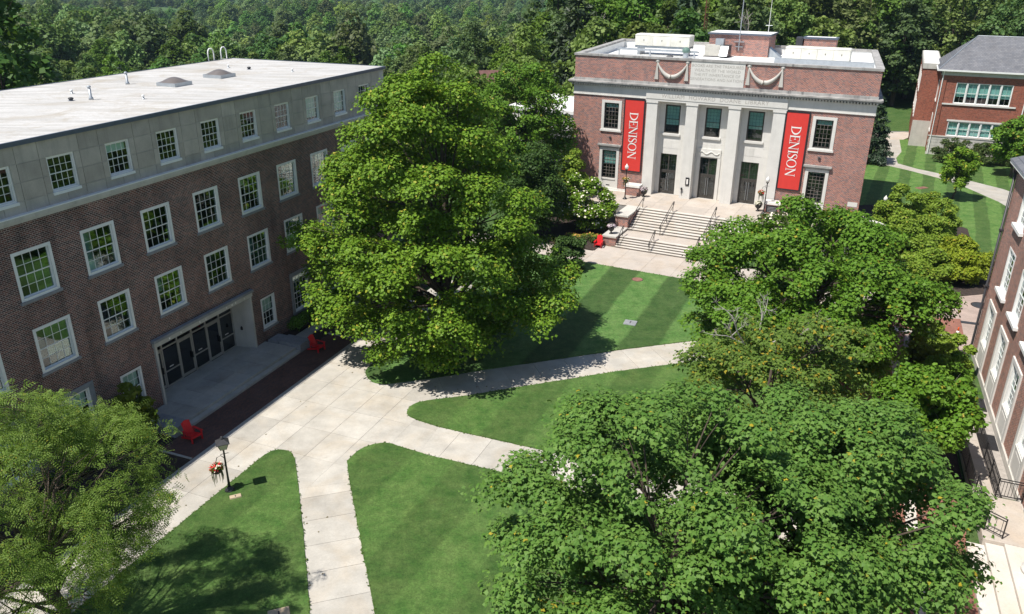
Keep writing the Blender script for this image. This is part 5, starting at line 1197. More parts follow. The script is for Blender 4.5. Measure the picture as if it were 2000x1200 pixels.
# ------------------------------------------------------------------ north-east building with hipped slate roof
ne = empty('classroom_building', (*NE_O, 0), NE_A)
tag(ne, 'bright red brick building with hipped grey slate roof and wide white windows', 'building')
NX, ND = 26.0, 12.0
ops = [(1.95, 8.45, 6.9, 9.55), (1.9, 8.4, 2.65, 4.55), (11.5, 18.0, 6.9, 9.55), (11.5, 18.0, 2.65, 4.55)]
mb = MB(); wall_ops(mb, 0, NX, 2.5, 10.4, ops, 0.0, 0.2)
mb.quad((0, ND, 0), (0, 0, 0), (0, 0, 10.4), (0, ND, 10.4)); mb.quad((NX, 0, 0), (NX, ND, 0), (NX, ND, 10.4), (NX, 0, 10.4)); mb.quad((NX, ND, 0), (0, ND, 0), (0, ND, 10.4), (NX, ND, 10.4))
mb.build('wall', MT['ne_brick'], ne)
MB().box(0.75, 9.4, -0.06, -0.002, 10.0, 10.4).box(0.0, 0.72, -0.12, -0.001, 2.62, 10.4).box(9.5, 10.6, -0.12, -0.001, 2.62, 10.4).build('pilaster', MT['ne_brick'], ne)
for r in range(6):
    for k in range(12):
        x0 = k * 2.2 - (0.0 if r % 2 else 1.1); x0 = max(x0, -0.08); x1 = min((k + 1) * 2.2 - (0.0 if r % 2 else 1.1), NX)
        if x1 - x0 > 0.1: MB().box(x0 + 0.01, x1 - 0.01, -0.1, 0.0, r * 0.41 + 0.012, (r + 1) * 0.41 - 0.012).build('base_block', MT['limestone'], ne)
MB().box(0, NX, -0.05, 0.1, 0, 2.5).build('base_wall', MT['lime_dirty'], ne); MB().box(-0.12, NX, -0.16, 0.0, 2.462, 2.62).build('base_course', MT['limestone'], ne)
MB().box(0.7, 9.2, -0.14, -0.001, 6.70, 6.88).build('sill_course', MT['lime_white'], ne); MB().box(1.7, 8.7, -0.06, -0.002, 4.58, 4.8).build('lintel', MT['lime_white'], ne)
MB().box(-0.05, NX, -0.09, -0.003, 10.402, 10.95).build('frieze', MT['limestone'], ne)
MB().box(0.3, NX - 0.3, 1.0, ND - 0.3, 0, 10.3).build('interior', MT['interior'], ne)
for (a, b, z0, z1) in ops:
    n = 5; w = (b - a) / n
    for k in range(n): window(ne, a + k * w + 0.005, z0, w - 0.01, z1 - z0, 0.03, 2, 1, f=0.07, panes=False, sill=None, blind=0.68 if z0 > 5 else 0.95, munt=0.012, sash=0.06, gmat='glass_lib')
m = MB(); m.v = [(-0.55, -0.55, 11.12), (NX + 0.5, -0.55, 11.12), (NX + 0.5, ND + 0.5, 11.12), (-0.55, ND + 0.5, 11.12), (3.6, ND / 2, 15.0), (NX - 4, ND / 2, 15.0)]
m.f = [(0, 1, 5, 4), (2, 3, 4, 5), (3, 0, 4), (1, 2, 5), (0, 3, 2, 1)]; m.build('roof', MT['slate'], ne)
MB().tube([(-0.55, -0.55, 11.14), (3.6, ND / 2, 15.03)], 0.06, 6).tube([(3.6, ND / 2, 15.03), (NX - 4, ND / 2, 15.03)], 0.06, 6).build('ridge_cap', MT['galv'], ne)
MB().box(-0.6, NX + 0.5, -0.66, -0.5, 10.96, 11.15).box(-0.66, -0.5, -0.5, ND + 0.5, 10.96, 11.15).box(-0.5, NX, -0.5, 0.0, 10.952, 11.0).build('gutter', MT['white_paint'], ne)
MB().tube([(0.2, -0.58, 10.95), (0.2, -0.2, 10.4), (0.2, -0.2, 0.1)], 0.07, 8).tube([(10.05, -0.2, 10.9), (10.05, -0.2, 0.1)], 0.07, 8).build('downpipe', MT['white_paint'], ne)
# west side: windows and the projecting flat-roofed wing
for (z0, h) in ((6.9, 2.6), (2.9, 2.2)):
    e = empty('side_window', (0, 0, 0)); e.parent = ne; e.rotation_euler = (0, 0, -PI / 2); e.location = (0, 0, 0)
    o = window(ne, 0, 0, 2.2, h, 0, 3, 2, f=0.12, panes=False, sill='lime_white'); o.location = (-0.03, 3.6, z0); o.rotation_euler = (0, 0, -PI / 2); bpy.data.objects.remove(e, do_unlink=True)
wg = MB().box(-2.2, -0.002, 5.2, 26, 0, 10.6).build('wing', MT['ne_brick'], ne)
MB().box(-2.3, 0.0, 5.1, 26.1, 10.602, 11.3).build('wing_parapet', MT['limestone'], wg); MB().box(-2.1, -0.2, 5.3, 25.9, 11.302, 11.34).build('wing_roof', MT['white_roof'], wg); MB().box(-2.24, -0.003, 5.14, 5.199, 0, 3.6).build('wing_base', MT['limestone'], wg)
for z0, n in ((7.4, 5), (3.9, 5)):
    for k in range(n):
        o = window(ne, 0, 0, 1.1, 2.2, 0, 2, 2, f=0.1, panes=False, sill='lime_white'); o.location = (-2.23, 8.5 + k * 3.2, z0); o.rotation_euler = (0, 0, -PI / 2)

# ------------------------------------------------------------------ low white-roofed annex and house among the trees
an = empty('flat_annex', (*lib_w(-17.5, 12.5), 0), LIB_A); tag(an, 'low annex with bright white flat roof just left of the library', 'building')
MB().box(-6, 7.8, 0, 12, 0, 7.0).build('wall', MT['lime_white'], an); MB().box(-6.2, 7.9, -0.2, 12.2, 7.002, 7.4).build('roof', MT['white_roof'], an)
for x in (-4, -1, 2, 5): MB().box(x, x + 1.8, -0.03, -0.002, 2.2, 5.0).build('window', MT['glass_dark'], an)
MB().box(-3, 7.7, -2.5, -0.01, 4.4, 4.7).build('canopy', MT['dark_metal'], an)
hs = empty('brick_house', (-4.2, 113, -3.3), rad(15)); tag(hs, 'house with brown gabled roof and pale chimney half hidden among the trees', 'house')
MB().box(-4, 4, -4, 4, 0, 9.5).build('wall', MT['ne_brick'], hs)
m = MB(); m.v = [(-4.4, -4.6, 9.3), (4.4, -4.6, 9.3), (4.4, 4.6, 9.3), (-4.4, 4.6, 9.3), (-4.4, 0, 13.4), (4.4, 0, 13.4)]; m.f = [(0, 1, 5, 4), (2, 3, 4, 5), (3, 0, 4), (1, 2, 5), (0, 3, 2, 1)]; m.build('roof', simple('brown_roof', (0.16, 0.08, 0.07), 0.8, 0.2), hs)
MB().box(1.5, 2.4, -5.2, -4.3, 0, 12.4).build('chimney', MT['concrete'], hs); MB().box(1.4, 2.5, -5.3, -4.2, 12.402, 13.4).build('chimney_pot', MT['dark_metal'], hs)
for (x, y, w, lab) in ((-548, 905, 34, 'long pale house furthest left in the distant valley'), (-505, 900, 22, 'small pale house right of the others in the distant valley'), (-520, 870, 18, 'nearest small pale house in the distant valley')):
    f_ = empty('valley_house', (x, y, terrain(x, y)), rad(10)); tag(f_, lab, 'house', 'pale houses far off in the valley')
    MB().box(-w / 2, w / 2, -6, 6, -2, 6).build('wall', MT['white_paint'], f_); m = MB(); m.v = [(-w / 2 - .3, -6.6, 5.9), (w / 2 + .3, -6.6, 5.9), (w / 2 + .3, 6.6, 5.9), (-w / 2 - .3, 6.6, 5.9), (-w / 2 - .3, 0, 10), (w / 2 + .3, 0, 10)]; m.f = [(0, 1, 5, 4), (2, 3, 4, 5), (3, 0, 4), (1, 2, 5), (0, 3, 2, 1)]; m.build('roof', MT['grey_box'], f_)

# ------------------------------------------------------------------ red Adirondack chairs
def chair(loc, face, label):
    e = empty('garden_chair', loc, face); e.scale = (0.93, 0.93, 0.93); tag(e, label, 'chair', 'red slatted garden chairs')      # faces local -Y
    R_ = MT['red_plastic']
    s = MB()
    for k in range(6):
        y = -0.38 + k * 0.105; z = 0.38 - 0.022 * k
        s.box(-0.27, 0.27, y, y + 0.095, z, z + 0.022)
    s.box(-0.27, 0.27, -0.41, -0.385, 0.29, 0.40); s.build('seat', R_, e)
    b = MB()
    for k in range(6):
        x = -0.26 + k * 0.088; top = 0.98 + 0.10 * math.sin(PI * (k + 0.5) / 6); fx = 1 + 0.12
        m = len(b.v); y0, z0, y1, z1 = 0.2, 0.24, 0.52, top
        b.v += [(x, y0, z0), (x + 0.08, y0, z0), (x * 1.15 + 0.083 if False else x + 0.084, y1, z1), (x - 0.002, y1, z1), (x, y0 + 0.022, z0 - 0.01), (x + 0.08, y0 + 0.022, z0 - 0.01), (x + 0.084, y1 + 0.022, z1 - 0.01), (x - 0.002, y1 + 0.022, z1 - 0.01)]
        b.f += [tuple(m + i for i in q) for q in ((0, 1, 2, 3), (7, 6, 5, 4), (0, 4, 5, 1), (1, 5, 6, 2), (2, 6, 7, 3), (3, 7, 4, 0))]
    b.box(-0.25, 0.25, 0.33, 0.36, 0.40, 0.47); b.build('backrest', R_, e)
    for sx in (-1, 1):
        x = sx * 0.33
        MB().prism([(x - 0.075, -0.46), (x + 0.075, -0.46), (x + 0.06, 0.36), (x - 0.05, 0.36)], 0.57, 0.595).build('armrest', R_, e)
        MB().box(x - 0.02, x + 0.02, -0.42, -0.30, 0, 0.568).build('leg', R_, e)
        g = MB(); xx = sx * 0.29; g.v = [(xx - .015, -0.38, 0.25), (xx + .015, -0.38, 0.25), (xx + .015, 0.62, 0.0), (xx - .015, 0.62, 0.0), (xx - .015, -0.38, 0.37), (xx + .015, -0.38, 0.37), (xx + .015, 0.66, 0.10), (xx - .015, 0.66, 0.10)]
        g.f = [(0, 3, 2, 1), (4, 5, 6, 7), (0, 1, 5, 4), (1, 2, 6, 5), (2, 3, 7, 6), (3, 0, 4, 7)]; g.build('leg', R_, e)
        MB().box(x - 0.02, x + 0.02, 0.28, 0.33, 0.2, 0.568).build('arm_support', R_, e)
p = hall_w(1.75, 3.55); chair((*p, 0.0), rad(62), 'red slatted garden chair in the shade beside the far end of the hall steps')
p = hall_w(-9.75, 3.7); chair((*p, 0.0), rad(58), 'red slatted garden chair in the shade beside the near end of the hall steps')
p = lib_w(-1.55, -12.35); chair((*p, 0.0), LIB_A + rad(8), 'bright red slatted garden chair in the sun at the foot of the library stairs')

# ------------------------------------------------------------------ lamps and planters
def basket(parent, x, z, reds, rng, r=0.28):
    MB().lathe([(0.05, -0.18), (r * 0.8, -0.05), (r * 0.95, 0.06)], 10, (x, 0, z)).build('basket', MT['bark'], parent, True)
    pf = [(x, 0, z + 0.12, r), (x + 0.12, 0.1, z + 0.15, r * 0.7), (x - 0.14, -0.08, z + 0.18, r * 0.7)]
    add('basket_leaves', leaves_mesh('basket_leaves', pf, 260, 0.10, MT['leaf_lime'], rng, squash=0.9), parent)
    add('basket_flowers', leaves_mesh('basket_flowers', [(q[0], q[1], q[2] + 0.05, q[3] * 1.05) for q in pf], 95, 0.08, reds, rng, shell=0.9), parent)
    add('basket_flowers', leaves_mesh('basket_flowers', [(q[0] + 0.06, q[1], q[2] + 0.04, q[3] * 1.08) for q in pf], 45, 0.08, MT['bloom_white'], rng, shell=0.9), parent)
    t = MB()
    for k in range(12):
        a = rng.random() * 2 * PI; rr = r * 0.8; L = rng.uniform(0.3, 0.75); t.tube([(x + rr * math.cos(a), rr * math.sin(a), z), (x + rr * 1.15 * math.cos(a), rr * 1.15 * math.sin(a), z - L * 0.5), (x + rr * 1.05 * math.cos(a), rr * 1.05 * math.sin(a), z - L)], [0.018, 0.016, 0.006], 4)
    t.build('trailing_stems', MT['leaf_hedge'], parent)
def lamp(loc, face, label, lantern, H, bside, fl, rng):
    e = empty('street_lamp', loc, face); tag(e, label, 'lamp')
    K = MT['black_iron']
    MB().lathe([(0.24, 0), (0.22, 0.05), (0.12, 0.14), (0.09, 0.2)], 14).build('base', K if not lantern else MT['dark_metal'], e, True)
    MB().lathe([(0.065, 0.2), (0.048, 0.8), (0.04, H - 0.55), (0.07, H - 0.5), (0.05, H - 0.45)], 12).build('post', K, e, True)
    MB().tube([(-0.16, 0, H - 0.72), (0.2, 0, H - 0.72)], 0.016, 6).build('crossbar', K, e)
    if lantern:
        m = MB(); z = H - 0.45
        n = 4; a = 0.13; b = 0.24; m.v = [(-a, -a, z), (a, -a, z), (a, a, z), (-a, a, z), (-b, -b, z + 0.34), (b, -b, z + 0.34), (b, b, z + 0.34), (-b, b, z + 0.34)]
        m.f = [(0, 3, 2, 1), (4, 5, 6, 7), (0, 1, 5, 4), (1, 2, 6, 5), (2, 3, 7, 6), (3, 0, 4, 7)]; ln = m.build('lantern', MT['lantern_glass'], e)
        f = MB()
        for sx, sy in ((-1, -1), (1, -1), (1, 1), (-1, 1)): f.tube([(sx * a, sy * a, z), (sx * b, sy * b, z + 0.34)], 0.016, 5)
        f.build('lantern_frame', K, ln)
        MB().frustum(-b - 0.06, b + 0.06, -b - 0.06, b + 0.06, z + 0.342, z + 0.36, 0.0, 0.0).frustum(-b - 0.05, b + 0.05, -b - 0.05, b + 0.05, z + 0.361, z + 0.54, 0.21, 0.21).lathe([(0.07, 0.54), (0.09, 0.58), (0.05, 0.66), (0.0, 0.68)], 10, (0, 0, z)).build('lantern_roof', MT['dark_metal'], ln)
    else:
        z = H - 0.45
        MB().lathe([(0.09, 0), (0.14, 0.04), (0.1, 0.08)], 12, (0, 0, z)).build('collar', K, e, True); MB().lathe([(0.10, 0.08), (0.17, 0.18), (0.19, 0.30), (0.15, 0.42), (0.06, 0.52), (0.02, 0.62)], 14, (0, 0, z)).build('globe', MT['globe'], e, True)
    if bside:
        x = bside
        MB().tube([(0, 0, H - 1.35), (0.02 * x, 0, H - 0.95), (0.16 * x, 0, H - 0.78), (0.34 * x, 0, H - 0.85), (0.42 * x, 0, H - 1.1), (0.42 * x, 0, H - 1.35)], 0.018, 6).build('basket_arm', K, e, True)
        basket(e, 0.42 * x, H - 1.55, fl, rng)
    return e
rl = np.random.default_rng(3)
lamp((-13.4, 31.54, 0.03), rad(25), 'black lantern lamp post with hanging flower basket on the near lawn edge', True, 2.75, -1, MT['bloom_red'], rl)
lamp((*lib_w(-2.55, -2.85), TZ), LIB_A, 'black globe lamp post with flower basket on the terrace below the left banner', False, 3.35, 0.001, MT['bloom_orange'], rl)
lamp((*lib_w(10.65, -1.6), TZ), LIB_A, 'black globe lamp post with red flower basket by the right plaque pedestal', False, 3.35, -1, MT['bloom_red'], rl)
lamp((33.9, 70.6, 0.04), 0, 'black globe lamp post rising out of the olive shrubs right of the library', False, 4.0, 0, None, rl)
def urn(loc, label, fmat, rng, sc=1.0):
    e = empty('urn_planter', loc); tag(e, label, 'planter', 'black urn planters of the library')
    MB().lathe([(0.17 * sc, 0), (0.17 * sc, 0.06), (0.08 * sc, 0.1), (0.06 * sc, 0.2), (0.16 * sc, 0.28), (0.27 * sc, 0.42), (0.3 * sc, 0.58), (0.33 * sc, 0.6)], 14).build('urn', MT['black_iron'], e, True)
    pf = [(0, 0, 0.75, 0.3 * sc), (0.15, 0.05, 0.72, 0.22), (-0.15, -0.05, 0.72, 0.22)]
    add('plant', leaves_mesh('plant', pf, 120, 0.11, MT['leaf_hedge'], rng), e); add('flowers', leaves_mesh('flowers', pf, 240, 0.09, fmat, rng, shell=0.85), e)
urn((*lib_w(-1.15, -1.2), TZ), 'black urn of pale pink flowers beside the left portico pedestal', MT['bloom_pink'], rl, 1.1)
urn((*lib_w(10.0, -1.0), TZ), 'black urn of white flowers beside the plaque pedestal', MT['bloom_white'], rl, 1.1)
urn((*lib_w(-0.95, -10.9), 0.92), 'black urn of pale flowers on the lower cheek wall behind the red chair', MT['bloom_pink'], rl, 1.0)

# ------------------------------------------------------------------ small things on the ground
e = empty('traffic_cone', (30.35, 49.35, 0.01), rad(20)); tag(e, 'orange and white traffic cone at the corner of the brick plaza', 'traffic cone')
MB().box(-0.2, 0.2, -0.2, 0.2, 0, 0.035).build('base', MT['orange'], e); MB().lathe([(0.15, 0.035), (0.112, 0.26)], 14).build('lower_band', MT['orange'], e, True); MB().lathe([(0.112, 0.261), (0.075, 0.46)], 14).build('white_band', MT['letter_white'], e, True); MB().lathe([(0.075, 0.461), (0.03, 0.72), (0.025, 0.73)], 14).build('tip', MT['orange'], e, True)
def lid(name, loc, rz, w, d, mat, label, rnd=False):
    e = empty(name, loc, rz); tag(e, label, 'utility cover', 'utility covers in the grass')
    if rnd: MB().lathe([(w, 0), (w, 0.02), (w * 0.95, 0.03)], 18).build('cover', MT[mat], e); MB().lathe([(w * 1.12, -0.02), (w * 1.12, 0.012)], 18).build('rim', MT['mulch'], e)
    else: MB().frustum(-w, w, -d, d, -0.02, 0.06, 0.02, 0.02).build('cover', MT[mat], e); MB().box(-w * 0.08, w * 0.08, -d * 0.5, d * 0.5, 0.061, 0.066).build('slot', MT['dark_metal'], e)
tan_ = simple('tan_lid', (0.45, 0.36, 0.25), 0.8, 0.1); MT['tan_lid'] = tan_; MT['red_lid'] = simple('red_lid', (0.24, 0.12, 0.09), 0.85, 0.25, 4)
lid('utility_cover', (-12.95, 30.99, 0.03), rad(25), 0.27, 0.14, 'tan_lid', 'small tan utility box lid in grass beside the lantern lamp')
lid('utility_cover', (-8.9, 23.6, 0.03), rad(20), 0.42, 0.3, 'tan_lid', 'grey concrete utility lid in the shaded grass at the bottom edge')
lid('utility_cover', (10.06, 59.82, 0.03), 0, 0.42, 0.5, 'red_lid', 'round reddish manhole lid in the striped lawn near the library walk', True)
lid('utility_cover', (8.34, 51.27, 0.03), rad(-20), 0.45, 0.4, 'granite', 'square grey utility lid at the edge of the tree shadow on striped lawn')
lid('manhole_cover', (46.9, 89.6, 0.03), 0.4, 0.7, 0.35, 'red_lid', 'flat reddish drain lid in the lawn beside the curved path')
lid('manhole_cover', (35.0, 54.9, 0.0), 0.4, 0.62, 0.3, 'dark_metal', 'round dark manhole cover on the pale plaza near the building corner', True)
lid('manhole_cover', (32.6, 51.6, -0.012), rad(-20), 0.75, 0.2, 'dark_metal', 'long dark drain grate in the plaza behind the traffic cone')
# stack of bricks against the right building
e = empty('brick_pallet', (36.6, 56.6, 0.0), rad(-22)); tag(e, 'small pallet of loose red bricks against the corner of the building', 'pallet')
bm_ = MB().box(0, 0.2, 0, 0.1, 0, 0.065).mesh('brick', MT['red_lid'])
for k in range(5):
    for i in range(4):
        for j in range(3): add('brick', bm_, e, (-0.45 + i * 0.21, -0.2 + j * 0.11 + RW.uniform(-.01, .01), 0.1 + k * 0.07))
MB().box(-0.5, 0.45, -0.25, 0.2, 0, 0.09).build('pallet_deck', MT['bark_grey'], e)
# bench-like road barrier posts
for k, (x, y, lab) in enumerate(((60.5, 118.5, 'short dark post nearest the north-east building by the road'), (58.4, 118.2, 'short dark post further from the north-east building by the road'))):
    e = empty('bollard', (x, y, 0.0)); tag(e, lab, 'bollard', 'posts by the road'); MB().lathe([(0.09, 0), (0.09, 0.9), (0.05, 1.0)], 10).build('post', MT['dark_metal'], e, True); MB().lathe([(0.13, 0), (0.13, 0.06)], 10).build('base', MT['dark_metal'], e)

# ------------------------------------------------------------------ trees of the quadrangle
g = np.random.default_rng(11)
# the big sugar maple in the middle
pf = crown_puffs(g, [(1.6, 4.2, 0.0, -2.0), (2.6, 6.6, -0.4, -1.2), (4.5, 7.7, -0.7, -0.6), (7.0, 7.7, -0.9, 0), (9.3, 7.1, -1.0, 0.2), (11.8, 6.0, -1.0, 0.3), (14.0, 4.9, -1.0, 0.3), (15.9, 3.4, -1.0, 0.3), (17.2, 1.6, -1.0, 0.3)], 170, (1.15, 1.85), 0.22, 0.78, 1.05)
pf += [(-8.6, 0.8, 7.3, 1.5), (-9.6, 0.4, 7.0, 1.1), (-7.6, 0.2, 5.2, 1.5), (6.8, -2.8, 4.4, 1.6), (7.2, -1.6, 5.6, 1.4), (6.0, -4.0, 3.2, 1.5), (-6.4, -3.0, 3.2, 1.6), (-7.2, -2.0, 4.2, 1.6)]
tree('maple_tree', 'huge bright green maple in the middle between the hall and the library', (-4.2, 47.6, 0.0), pf, 225000, 0.16, MT['leaf_maple_a'], g, 0.42, limbs=60, holes=-0.5, wave=2.7, squash=0.62, shell=0.4, jit=0.36)
# maple in front of the library stairs
pf = crown_puffs(g, [(1.4, 5.4, -0.2, -0.8), (2.8, 7.5, -0.2, -0.6), (4.6, 8.2, 0, -0.2), (6.6, 7.3, 0, 0), (8.1, 5.0, 0, 0), (9.2, 2.2, 0, 0)], 125, (1.1, 1.75), 0.22)
tree('maple_tree', 'broad green maple covering the right side of the library stairs', (18.2, 45.6, 0.0), pf, 165000, 0.165, MT['leaf_maple_c'], g, 0.34, limbs=46, holes=-0.36, wave=2.5, squash=0.6, shell=0.4, jit=0.36)
# two near maples at the lower right
pf = crown_puffs(g, [(3.0, 3.4, 0, -0.5), (4.2, 5.0, 0, -0.3), (5.6, 6.0, 0, 0), (7.2, 6.3, 0, 0), (8.8, 5.3, 0, 0), (10.2, 3.4, 0, 0), (11.2, 1.4, 0, 0)], 140, (0.95, 1.5), 0.22)
tree('maple_tree', 'large near maple at the bottom centre right with broad star shaped leaves', (5.2, 19.8, 0.0), pf, 155000, 0.12, MT['leaf_maple_b'], g, 0.32, LEAF_MAPLE, limbs=50, svar=0.45, up=0.8, jit=0.36, holes=-0.3, wave=1.9, squash=0.6, shell=0.3)
pf = crown_puffs(g, [(4.0, 3.0, 0, 0), (5.2, 4.6, 0, 0), (6.8, 5.1, 0, 0), (8.4, 4.4, 0, 0), (9.6, 2.8, 0, 0), (10.4, 1.2, 0, 0)], 80, (0.95, 1.45), 0.24)
tree('maple_tree', 'large near maple in the bottom right corner beside the brick plaza', (10.1, 20.8, 0.0), pf, 115000, 0.12, MT['leaf_maple_b'], g, 0.32, LEAF_MAPLE, limbs=50, svar=0.45, up=0.8, jit=0.36, holes=-0.3, wave=1.9, squash=0.6, shell=0.3)
# dying maple with bare grey limbs
pf = crown_puffs(g, [(3.2, 2.6, 0, 0), (4.6, 4.2, 0, 0), (6.2, 4.6, 0, 0), (7.4, 3.4, 0, 0), (8.0, 1.6, 0, 0)], 50, (0.9, 1.35), 0.2)
td = tree('dying_maple', 'dying maple with bronzed leaves and bare grey limbs above its crown', (11.8, 32.2, 0.0), pf, 45000, 0.14, MT['leaf_tired'], g, 0.28, LEAF_MAPLE, limbs=24, up=0.8, jit=0.42, holes=-0.1, wave=1.5, squash=0.6)
dm = MB()
def twig(p, d, L, r, n):
    q = p + d * L * 0.5 + g.normal(size=3) * 0.06 * L; e_ = p + d * L + g.normal(size=3) * 0.10 * L
    dm.tube([tuple(p), tuple(q), tuple(e_)], [r, r * 0.8, r * 0.55], 5, False)
    if n <= 0: return
    for _ in range(3 if n > 1 else 4):
        t = g.uniform(0.35, 1.0); b = p + (e_ - p) * t; d2_ = unit(d + g.normal(size=3) * 0.62 + np.array([0, 0, 0.12])); twig(b, d2_, L * g.uniform(0.45, 0.68), r * 0.52, n - 1)
for (bx, by, dx, dy, dz, L) in ((-1.0, 1.2, -0.5, 0.1, 1.0, 1.5), (-0.2, 1.6, 0.0, 0.1, 1.0, 1.5), (0.1, 1.2, 0.9, 0.15, 0.6, 1.6), (-1.0, 1.2, -0.9, 0.0, 0.55, 1.3), (1.9, 0.6, 0.6, 0, 0.8, 0.7)):
    twig(np.array([bx, by, 7.0]), unit(np.array([dx, dy, dz])), L, 0.038, 3)
dm.build('dead_limbs', MT['deadwood'], td)
# small tree beside the ramp
pf = crown_puffs(g, [(2.2, 1.5, 0, 0), (3.0, 2.4, 0, 0), (4.0, 2.4, 0, 0), (4.9, 1.4, 0, 0)], 30, (0.75, 1.15), 0.2)
tree('maple_tree', 'small dark green tree with leaning trunk beside the ramp fence', (19.9, 33.4, 0.0), pf, 17000, 0.17, MT['leaf_maple_c'], g, 0.14, bark='bark_grey', limbs=14)
# locust-like tree at the lower left
pf = crown_puffs(g, [(3.2, 2.6, 0, -0.6), (4.6, 4.2, 0, -0.5), (6.2, 4.8, 0, 0), (7.8, 4.3, 0, 0.2), (9.0, 2.6, 0, 0.3), (9.8, 1.0, 0, 0.3)], 95, (0.85, 1.35), 0.25)
pf += [(3.4, 0.9, 8.6, 0.9), (4.2, 1.2, 8.3, 0.7), (3.9, -1.6, 5.6, 0.9), (4.3, -0.2, 6.6, 0.8)]
tree('locust_tree', 'feathery compound leaved tree in the lower left corner before the hall', (-16.1, 21.9, 0.0), pf, 29000, 0.29, MT['leaf_locust'], g, 0.22, LEAF_FROND, limbs=40, up=0.55, jit=0.45, shell=0.3, holes=-0.38, wave=1.8)
pf = crown_puffs(g, [(0.5, 0.9, 0, 0), (1.6, 1.25, 0, 0), (2.7, 0.9, 0, 0), (3.3, 0.4, 0, 0)], 26, (0.4, 0.65), 0.2)
shrub('lime_shrub', 'upright lime green shrub against the hall wall below the small window', (*hall_w(-11.1, 1.3), 0.0), pf, 5200, 0.15, MT['leaf_lime'], g)
# trees between the big maple and the library
pf = crown_puffs(g, [(3.0, 3.4, 0, 0), (5.5, 4.9, 0, 0), (9, 5.2, 0, 0), (12, 4.0, 0, 0), (14.2, 2.0, 0, 0)], 80, (1.1, 1.7), 0.2)
tree('elm_tree', 'tall loose green tree behind the big maple, left of the library', (1.2, 80.0, 0.0), pf, 60000, 0.2, MT['leaf_maple_c'], g, 0.3, limbs=30, holes=-0.1, wave=2.2)
pf = crown_puffs(g, [(1.5, 2.4, 0, 0), (3.5, 3.3, 0, 0), (5.5, 3.0, 0, 0), (7.6, 1.4, 0, 0)], 46, (0.8, 1.2), 0.2)
tree('elm_tree', 'smaller dark tree half hidden between the big maple and library corner', (1.6, 71.0, 0.0), pf, 17000, 0.2, MT['leaf_dark'], g, 0.2, limbs=16)
pf = crown_puffs(g, [(0.7, 1.9, 0, 0), (1.8, 2.9, 0, 0), (3.2, 2.8, 0, 0), (4.6, 1.5, 0, 0)], 52, (0.6, 0.95), 0.2)
shrub('flowering_shrub', 'tall shrub covered in cream blossoms left of the library stairs', (*lib_w(-4.6, -8.3), 0.0), pf, 18000, 0.17, MT['leaf_maple_a'], g, blooms=(MT['bloom_white'], 950, 0.17))
pf = crown_puffs(g, [(0.8, 1.5, 0, 0), (2.2, 2.0, 0, 0), (4.6, 1.7, 0, 0), (6.2, 0.8, 0, 0)], 36, (0.6, 0.9), 0.2)
tree('small_tree', 'thin olive green small tree in front of the left library windows', (*lib_w(-7.6, -4.6), 0.0), pf, 9500, 0.18, MT['leaf_olive'], g, 0.1, limbs=14)
pf = crown_puffs(g, [(0.3, 1.2, 0, 0), (0.9, 1.5, 0, 0), (1.8, 1.3, 0, 0), (2.5, 0.6, 0, 0)], 24, (0.5, 0.75), 0.2)
shrub('dark_shrub', 'rounded dark green bush at the lawn corner beside the big maple', (4.6, 62.4, 0.0), pf, 9000, 0.15, MT['leaf_dark'], g)
pf = [(-3.2 + 0.55 * k, 0.4 * math.sin(k * 2.1), 0.25, 0.42) for k in range(12)]
shrub('flower_bed_plants', 'low leafy border plants along the walk left of the red chair', (*lib_w(-5.0, -12.5), 0.0), pf, 3200, 0.13, MT['leaf_hedge'], g)
pf = [(-1.6 + 0.5 * k, 0.3 * math.cos(k * 1.7), 0.28, 0.4) for k in range(7)]
shrub('flower_bed_plants', 'orange and cream flower clump behind the bright red chair', (*lib_w(-3.2, -11.0), 0.0), pf, 1500, 0.12, MT['leaf_olive'], g, blooms=(MT['bloom_orange'], 420, 0.13))
sheet('planting_bed', [lib_w(-9.8, -13.5), lib_w(-1.5, -13.5), lib_w(-1.5, -5.1), lib_w(-6.3, -5.0), lib_w(-9.8, -3)], 'mulch', -0.06, 0.06)
pf = [(-3.0 + 1.0 * k, 0.2 * math.sin(k * 2), 0.6, 0.75) for k in range(9)]
shrub('flowering_shrub', 'pale blossoming hedge at the foot of the library right wing', (*lib_w(14.2, -4.4), TZ), pf, 5000, 0.16, MT['leaf_hedge'], g, blooms=(MT['bloom_white'], 420, 0.2))
# hedge along the hall
pf = [(0.55 * k, 0.12 * math.sin(k * 1.3), 0.55, 0.55) for k in range(22)] + [(0.55 * k + 0.25, -0.1, 0.8, 0.4) for k in range(22)]
h_ = shrub('clipped_hedge', 'clipped green hedge along the shaded hall wall past the doors', (*hall_w(3.5, 0.6), 0.0), pf, 12000, 0.11, MT['leaf_maple_c'], g); h_.rotation_euler = (0, 0, HALL_A)
pf = [(0.5 * k, 0.12 * math.sin(k * 1.3), 0.4, 0.5) for k in range(10)]
h_ = shrub('clipped_hedge', 'low dark shrubs along the hall wall behind the near granite block', (*hall_w(-15.8, 0.9), 0.0), pf, 4000, 0.11, MT['leaf_dark'], g); h_.rotation_euler = (0, 0, HALL_A)
